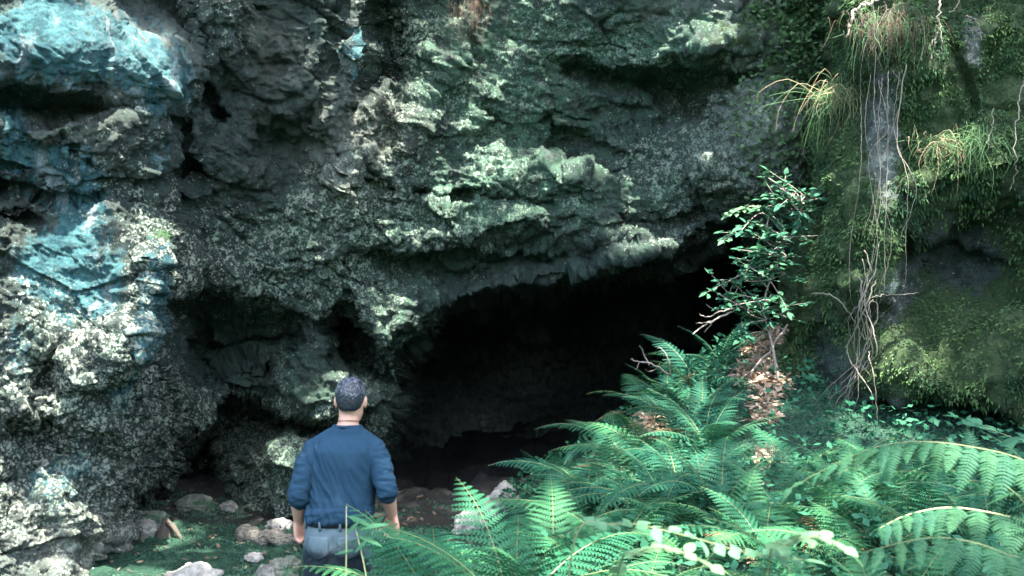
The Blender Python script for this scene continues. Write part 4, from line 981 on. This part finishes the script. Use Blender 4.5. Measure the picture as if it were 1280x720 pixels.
lines += [[(1074, 400), (1090, 376), (1098, 395), (1082, 425), .006], [(1066, 430), (1060, 400), (1076, 378), (1092, 372), .005], [(1070, 395), (1068, 440), (1088, 470), .004]]
hung('root_curtain', 'tangled curtain of thin pale roots hanging down the middle of the mossy outcrop', lines, .005, 'roots', rtm.m, .06, .03, 'root')
ol = [[(1014, 366), (1040, 370), (1060, 388), (1072, 410), (1084, 424), (1096, 420), .007]]
hung('hanging_root', 'bent root looping from the left edge of the outcrop into the hanging bundle', ol, .006, 'root', rtm.m, .06)
hung('hanging_root', 'straight twig sticking out level to the right of the root bundle', [[(1088, 372), (1110, 369), (1150, 366), .006]], .006, 'root', rtm.m, .06)
hung('hanging_root', 'thin knotted root hanging straight down right of the bundle to the bracken', [[(1086, 440), (1092, 470), (1096, 510), (1098, 560), (1100, 600), .005]], .005, 'root', rtm.m, .06)
hung('hanging_root', 'fine root spread out to the left at the bottom of the bundle', [[(1078, 450), (1060, 480), (1030, 500), (992, 507), .006], [(1070, 470), (1040, 530), (1014, 556), .006], [(1066, 490), (1048, 540), (1034, 572), .006]], .006, 'root', rtm.m, .06)
hung('hanging_root', 'long single root hanging at the far right of the outcrop', [[(1280, 96), (1274, 130), (1268, 180), (1270, 215), (1262, 238), .007]], .006, 'root', rtm.m, .06)
hung('hanging_root', 'hooked root dangling under the right moss ledge', [[(1242, 135), (1240, 160), (1234, 178), (1244, 186), .006]], .006, 'root', rtm.m, .06)
hung('hanging_root', 'forked root dangling from the top edge right of the root mat', [[(1176, -15), (1174, 20), (1170, 45), (1162, 58), .010], [(1171, 40), (1168, 60), (1164, 75), .006], [(1173, 25), (1178, 50), (1176, 68), .005], [(1200, -15), (1196, 8), (1186, 16), .006]], .008, 'root', rtm.m, .06)
hung('hanging_root', 'curved root arching over moss near the top right', [[(1208, 20), (1222, 28), (1226, 48), .007]], .006, 'root', rtm.m, .06)
twigs('bare_stem', 'thick pale curved stem bending over the top left corner of the outcrop', [[(1078, 6), (1068, 14), (1062, 28), (1057, 48), .016], [(1078, 6), (1095, 2), (1115, -12), .014]], 7.2, .012, 'stem', twg.m, .02)
def tuft(label, cx, cy, Yd, L, spread, mats, name, cat, hang=1.0, fan=1.0, thick=.0022):
    """a ragged tuft: blades of many lengths, some short and upright, some long and hanging"""
    b0 = at(cx, cy, Yd); o = empty(name, b0); tag(o, label, cat)
    for part, mat, nn in mats:
        q = MB()
        for k in range(nn):
            p = Vector((rr_.normal() * spread, rr_.normal() * .05, rr_.normal() * spread * .45 - abs(rr_.normal()) * .02)); l = L * min(1.9, rr_.gamma(2.2, .32) + .15); h_ = hang * rr_.uniform(.15, 1.15)
            a = rr_.normal() * .5 * fan; d = Vector((a, -rr_.uniform(.1, .7), rr_.uniform(-.2, .7) * fan)) * l * .5
            e = p + d; c = curve([p, e, e + Vector((a * l * .4 + rr_.normal() * .02, -.03, -l * h_ * .5)), e + Vector((a * l * .5 + rr_.normal() * .04, -.02, -l * h_))], 3)
            q.tube(c, [thick * rr_.uniform(.6, 1.3) * (1 - .8 * j / len(c)) for j in range(len(c))], 3)
        q.build(part, mat, o)
dry = NT('dry_grass'); dry.base(dry.mix(dry.rnd(), (.34, .27, .15), (.42, .34, .20))); dry.p(Roughness=.8)
red = NT('red_brown_root'); red.base(red.mix(red.noise(30, 4, .6), (.07, .042, .028), (.17, .10, .065))); red.p(Roughness=.85)
gra = NT('grass_blade'); gra.base((.06, .14, .045)); gra.p(Roughness=.6)
O = lambda a, c_: (a, c_, outY(a, c_) - .02)
tuft('dry grass tuft with drooping blades on the left shoulder of the outcrop', *O(1046, 118), .26, .08, [('dry_blades', dry.m, 90), ('green_foliage', gra.m, 170)], 'grass_tuft', 'grass')
tuft('straw coloured grass tuft with dangling roots on the middle of the outcrop', *O(1178, 182), .22, .10, [('dry_blades', dry.m, 70), ('green_foliage', gra.m, 90)], 'grass_tuft', 'grass')
tuft('green grass tuft hanging beside the single root at the far right', *O(1225, 175), .22, .10, [('green_foliage', gra.m, 130)], 'grass_tuft', 'grass')
tuft('reddish brown mat of fine roots at the top of the outcrop', *O(1108, 30), .20, .13, [('root_fibres', red.m, 170), ('pale_fibres', rtm.m, 50), ('green_foliage', gra.m, 160)], 'root_mat', 'roots', 1.2, .5)
tuft('rusty hanging root fibres on the cliff at the top centre', 588, 6, 9.6, .22, .09, [('root_fibres', red.m, 60)], 'root_mat', 'roots', 1.4, .3)
tuft('small green tuft on the left cliff beside the blue streak', 205, 292, 7.55, .10, .02, [('green_foliage', gra.m, 40)], 'grass_tuft', 'grass', .5)
# moss cushions: many tiny leaflets growing on the outcrop
me = outcrop.data; nv = len(me.vertices); vco = V2; vno = np.empty(nv * 3, np.float32); me.vertices.foreach_get('normal', vno); vno = vno.reshape(-1, 3)
prob = np.clip((omoss - .30) * 1.6, 0, 1) * (fbm(vco, 5, 4, 301) > -.12) * (vco[:, 2] < 4.8) * (u > -.25)
prob = prob / prob.sum(); idx = rr_.choice(nv, 110000, p=prob)
sgn = np.where((vno[idx] * N2[idx]).sum(1) < 0, -1, 1)[:, None]
Pm = vco[idx] + rr_.normal(size=(110000, 3)) * .006 + N2[idx] * .004
def fuzz(P, Nn, L, Wd, r, dz):
    n = len(P); d = Nn + r.normal(size=(n, 3)) * .55 + np.array([0, 0, dz]); d /= np.linalg.norm(d, axis=1)[:, None]
    s = np.cross(d, r.normal(size=(n, 3))); s /= np.linalg.norm(s, axis=1)[:, None]
    l = L * r.uniform(.5, 1.3, n)[:, None]; b_ = P + d * l * .5 + s * Wd; c = P + d * l + np.array([0, 0, -.25]) * l; e = P + d * l * .5 - s * Wd
    Vv = np.stack([P, b_, c, e], 1).reshape(-1, 3); k = np.arange(n * 4).reshape(n, 4); return Vv, np.concatenate([k[:, [0, 1, 2]], k[:, [0, 2, 3]]])
mo = NT('moss_leaf'); mo.base(mo.mix(mo.ramp(mo.noise(2.6, 5, .65), .35, .65), (.014, .048, .022), (.075, .135, .045))); mo.p(Roughness=.8, Specular_IOR_Level=.2)
Vv, F = fuzz(Pm, N2[idx], .036, .0065, rr_, -.35)
tag(mesh_np('moss', Vv, F, mo.m, None, False), 'shaggy green moss cushions covering the outcrop', 'moss', kind='stuff')
# creeping small leaves on the cliff left of the outcrop
cidx = np.where((px > 930) & (px < 1075) & (py > -30) & (py < 300))[0]
wgt = (blob(px, py, 1000, 90, 34, 110) + .8 * blob(px, py, 985, 20, 55, 30) + .35 * blob(px, py, 960, 150, 40, 70) + .5 * blob(px, py, 1010, 220, 25, 60))[cidx]; wgt = wgt / wgt.sum()
ci = rr_.choice(cidx, 2600, p=wgt); nrm = N[ci]
Vv, F = leaf_cloud((V[ci] + nrm * rr_.uniform(.01, .12, 2600)[:, None]).astype(float), .062, .042, rr_, .7)
IVY = leaf_mat('creeper_leaf', (.025, .085, .045), (.08, .17, .09))
tag(mesh_np('creeper', Vv, F, IVY, None, False), 'small leaved creeper on the sunlit cliff beside the outcrop', 'creeper', kind='stuff')
# leaf litter on the slope
gl = ground.data.attributes['litter']; lv = np.empty(len(ground.data.vertices), np.float32); gl.data.foreach_get('value', lv)
w_ = np.where((lv > .35) & (gyv > 4) & (gyv < 10), lv, 0); w_ /= w_.sum(); li_ = rr_.choice(len(w_), 3200, p=w_)
Pl = G[li_].astype(float) + np.c_[rr_.normal(size=(3200, 2)) * .02, rr_.uniform(.005, .03, 3200)]
Vv, F = leaf_cloud(Pl, .075, .038, rr_, .35); tag(mesh_np('leaf_litter', Vv, F, TAN, None, False), 'dry tan fallen leaves on the slope', 'leaf litter', kind='stuff')
selL = np.where((gyv > 5.5) & (gyv < 10.5) & (gxv < .2) & (gxv > -4.2))[0]; dl = rr_.choice(selL, 650)
Vv, F = leaf_cloud(G[dl].astype(float) + np.c_[np.zeros((650, 2)), rr_.uniform(.01, .04, 650)], .07, .03, rr_, .3)
DUL = leaf_mat('dull_dead_leaf', (.045, .035, .024), (.15, .12, .085), .1, .8)
tag(mesh_np('leaf_litter', Vv, F, DUL, None, False), 'dull dead leaves and scraps strewn over the mossy floor', 'leaf litter', kind='stuff')
# low ground cover: moss and tiny herbs on the floor left of the man, seedlings under the ferns
sel = np.where((gyv > 3) & (gyv < 10.4) & (gxv > -4.5) & (gxv < 3.6))[0]
ww = sstep(-.25, .3, fbm(G[sel], 1.7, 4, 311)) * (np.abs(gpx[sel] - 640) < 760); ww = np.clip(ww, 0, 2); ww /= ww.sum(); gi = rr_.choice(sel, 60000, p=ww)
Pg = G[gi].astype(float) + np.c_[rr_.uniform(-.02, .02, (60000, 2)), np.zeros(60000)]
Vv, F = fuzz(Pg, np.tile(np.array([0, 0, 1.0]), (60000, 1)), .034, .006, rr_, .0)
gc = NT('ground_moss_leaf'); gc.base(gc.mix(gc.noise(3, 4, .6), (.010, .045, .028), (.028, .095, .055))); gc.p(Roughness=.8)
tag(mesh_np('ground_cover', Vv, F, gc.m, None, False), 'low dark green moss and herbs on the ground', 'ground cover', kind='stuff')
sel2 = np.where((gyv > 3) & (gyv < 9.6) & (gxv > -.5 + .0 * gyv) & (gxv < 3.8) & (G[:, 2] > .2) & (lv < .5))[0]
hi_ = rr_.choice(sel2, 9000); Ph = G[hi_].astype(float) + np.c_[rr_.uniform(-.02, .02, (9000, 2)), rr_.uniform(.03, .26, 9000)]
Vv, F = leaf_cloud(Ph, .062, .036, rr_, .5); tag(mesh_np('undergrowth', Vv, F, FERN_D, None, False), 'small leafy herbs growing thickly between the ferns', 'undergrowth', kind='stuff')

# ------------------------------------------------------------------ stones, log and stump
def stone_mat(name, a, b_, mossy=.3):
    m = NT(name); f = m.noise(14, 7, .7); g_ = m.noise(60, 5, .7)
    c = m.mix(m.ramp(f, .3, .65), a, b_); c = m.mix(m.ramp(g_, .55, .75, 0, .6), c, (.07, .075, .065))
    geo = m.n('ShaderNodeNewGeometry'); 
    c = m.mix(m.ramp(m.math('ADD', m.noise(7, 6, .7), mossy - .5), .5, .62), c, (.028, .075, .038))
    m.base(c); m.bump(m.math('ADD', f, m.math('MULTIPLY', g_, .5)), .7, .02); m.p(Roughness=.85, Specular_IOR_Level=.25); return m.m
PALE_S = stone_mat('pale_stone', (.14, .145, .13), (.32, .315, .28), .22); GREY_S = stone_mat('grey_stone', (.07, .08, .072), (.20, .205, .18), .36); MOSS_S = stone_mat('mossy_stone', (.05, .06, .05), (.17, .18, .15), .52)
def stone(label, px_, py_, Yd, w_, h_, d_, mat, seed, group=None, name='rock', cat='rock', fr=2.0, am=.22):
    bmv = bmesh.new(); bmesh.ops.create_icosphere(bmv, subdivisions=5, radius=1.0); co = np.array([v.co[:] for v in bmv.verts], np.float32); fc = [tuple(v.index for v in f.verts) for f in bmv.faces]; bmv.free()
    fa, _ = facets(co + seed * 7.7, 1.1, seed, .8, (1, 1, 1), .6)
    co = co * (1 + fa * am * .7 + lfbm(co + seed * 1.7, 1.2, 4, seed + 9, .55) * .25 + fbm(co + seed * 3.1, fr, 4, seed) * .16 + fbm(co + seed, 7, 3, seed + 3) * .05)[:, None]
    co = co * np.array([w_, d_, h_]) * .5
    p = at(px_, py_, Yd); z0 = ground_z(p.x, p.y)
    o = mesh_np(name, co, fc, mat); o.location = (p.x, p.y, z0 + h_ * .10); o.rotation_euler = (0, 0, rr_.normal() * .3); tag(o, label, cat, group); return o
stone('large pale rock at the bottom edge of the mossy floor', 238, 725, 7.3, .46, .34, .42, PALE_S, 3)
stone('flat pale grey stone just left of the man\'s hand', 349, 656, 9.3, .24, .14, .22, PALE_S, 5)
stone('small whitish stone below the fallen log', 318, 689, 8.2, .15, .08, .12, PALE_S, 7)
stone('two lumped mossy rock beside the man\'s leg', 354, 706, 7.7, .26, .22, .22, MOSS_S, 9)
stone('pointed brown rock left of the lumped mossy rock', 333, 702, 7.6, .15, .2, .15, GREY_S, 11)
stone('pale stone under the bulging lichen boulder', 284, 634, 9.9, .20, .16, .2, GREY_S, 13)
stone('wide flat green grey ledge stone at the back of the hollow', 246, 630, 10.0, .44, .18, .3, MOSS_S, 15)
stone('grey green rock at the foot of the lichen covered left wall', 188, 656, 9.3, .30, .22, .3, MOSS_S, 19)
stone('round lichen spotted rock against the left wall\'s base', 180, 672, 8.9, .24, .22, .22, GREY_S, 21)
stone('low pale rock behind the man\'s right side', 474, 645, 8.8, .26, .2, .22, PALE_S, 25)
stone('blocky pale boulder at the cave floor\'s edge beside the ferns', 588, 612, 9.0, .34, .30, .3, PALE_S, 27)
stone('angular pale boulder leaning against the fern slope', 630, 606, 9.0, .36, .40, .3, PALE_S, 29)
lg = NT('weathered_log'); lg.base(lg.mix(lg.ramp(lg.noise(16, 8, .75, lg.co((.5, 4, 4))), .35, .65), (.025, .024, .02), (.27, .25, .20))); lg.bump(lg.noise(20, 7, .7, lg.co((.5, 4, 4))), .9, .02); lg.p(Roughness=.9)
def log(label, a, c_, r0, r1, name, cat, zl=.05):
    A_, B_ = Vector(a), Vector(c_); n = 24; P = [A_.lerp(B_, k / n) + Vector((0, 0, .02 * math.sin(k * .7))) for k in range(n + 1)]
    Vt, Ft = tube_np([p - A_ for p in P], [(r0 + (r1 - r0) * k / n) * (1 + .12 * math.sin(k * 1.7)) for k in range(n + 1)], 18); Va = np.array([tuple(v) for v in Vt], np.float32); Va += (fbm(Va + 3, 9, 4, 401) * .045)[:, None] * np.array([.3, .7, .8])
    o = mesh_np(name, Va, Ft, lg.m); o.location = A_; tag(o, label, cat); return o
a_, c2 = at(302, 668, 8.9), at(392, 682, 8.5)
for p in (a_, c2): p.z = ground_z(p.x, p.y) + .05
log('weathered fallen log lying on the moss behind the man\'s left hand', a_, c2, .075, .06, 'fallen_log', 'log')
sp_ = at(206, 672, 8.9); sp_.z = ground_z(sp_.x, sp_.y) - .05
st_ = empty('stump', sp_); tag(st_, 'small split dark stump with a slanting root on the hollow\'s floor', 'stump')
q = MB(); q.tube([(0, 0, -.05), (.01, 0, .06), (.02, .0, .15), (.0, 0, .20)], [.10, .075, .05, .02], 12); q.build('stub', mb.m, st_)
q = MB(); q.tube([(.02, -.02, .15), (.09, -.06, .15), (.16, -.1, .07), (.22, -.12, .0)], [.028, .026, .018, .008], 8); q.build('root', mb.m, st_)
# ------------------------------------------------------------------ light


w = bpy.data.worlds.new('World'); scene.world = w; w.use_nodes = True
nt = w.node_tree; bg = nt.nodes['Background']
sky = nt.nodes.new('ShaderNodeTexSky'); sky.sky_type = 'NISHITA'; sky.sun_disc = False
sky.sun_elevation = R(SUN_EL); sky.sun_rotation = math.atan2(sd.x, sd.y)
sky.air_density = 1.0; sky.dust_density = 3.0; sky.ozone_density = .4
nt.links.new(sky.outputs[0], bg.inputs[0]); bg.inputs[1].default_value = .15
ld = bpy.data.lights.new('sun', 'SUN'); ld.energy = 3.4; ld.angle = R(.5); ld.color = (1, .95, .86)
lo = bpy.data.objects.new('sun', ld); COL.objects.link(lo); lo.rotation_euler = sd.to_track_quat('Z', 'Y').to_euler(); lo.location = (3, -5, 12)
vs = scene.view_settings; vs.view_transform = 'Standard'; vs.look = 'None'; vs.gamma = 1; vs.use_curve_mapping = False
vs.exposure = 3.4
scene.cycles.use_denoising = True
scene.cycles.max_bounces = 8; scene.cycles.diffuse_bounces = 4
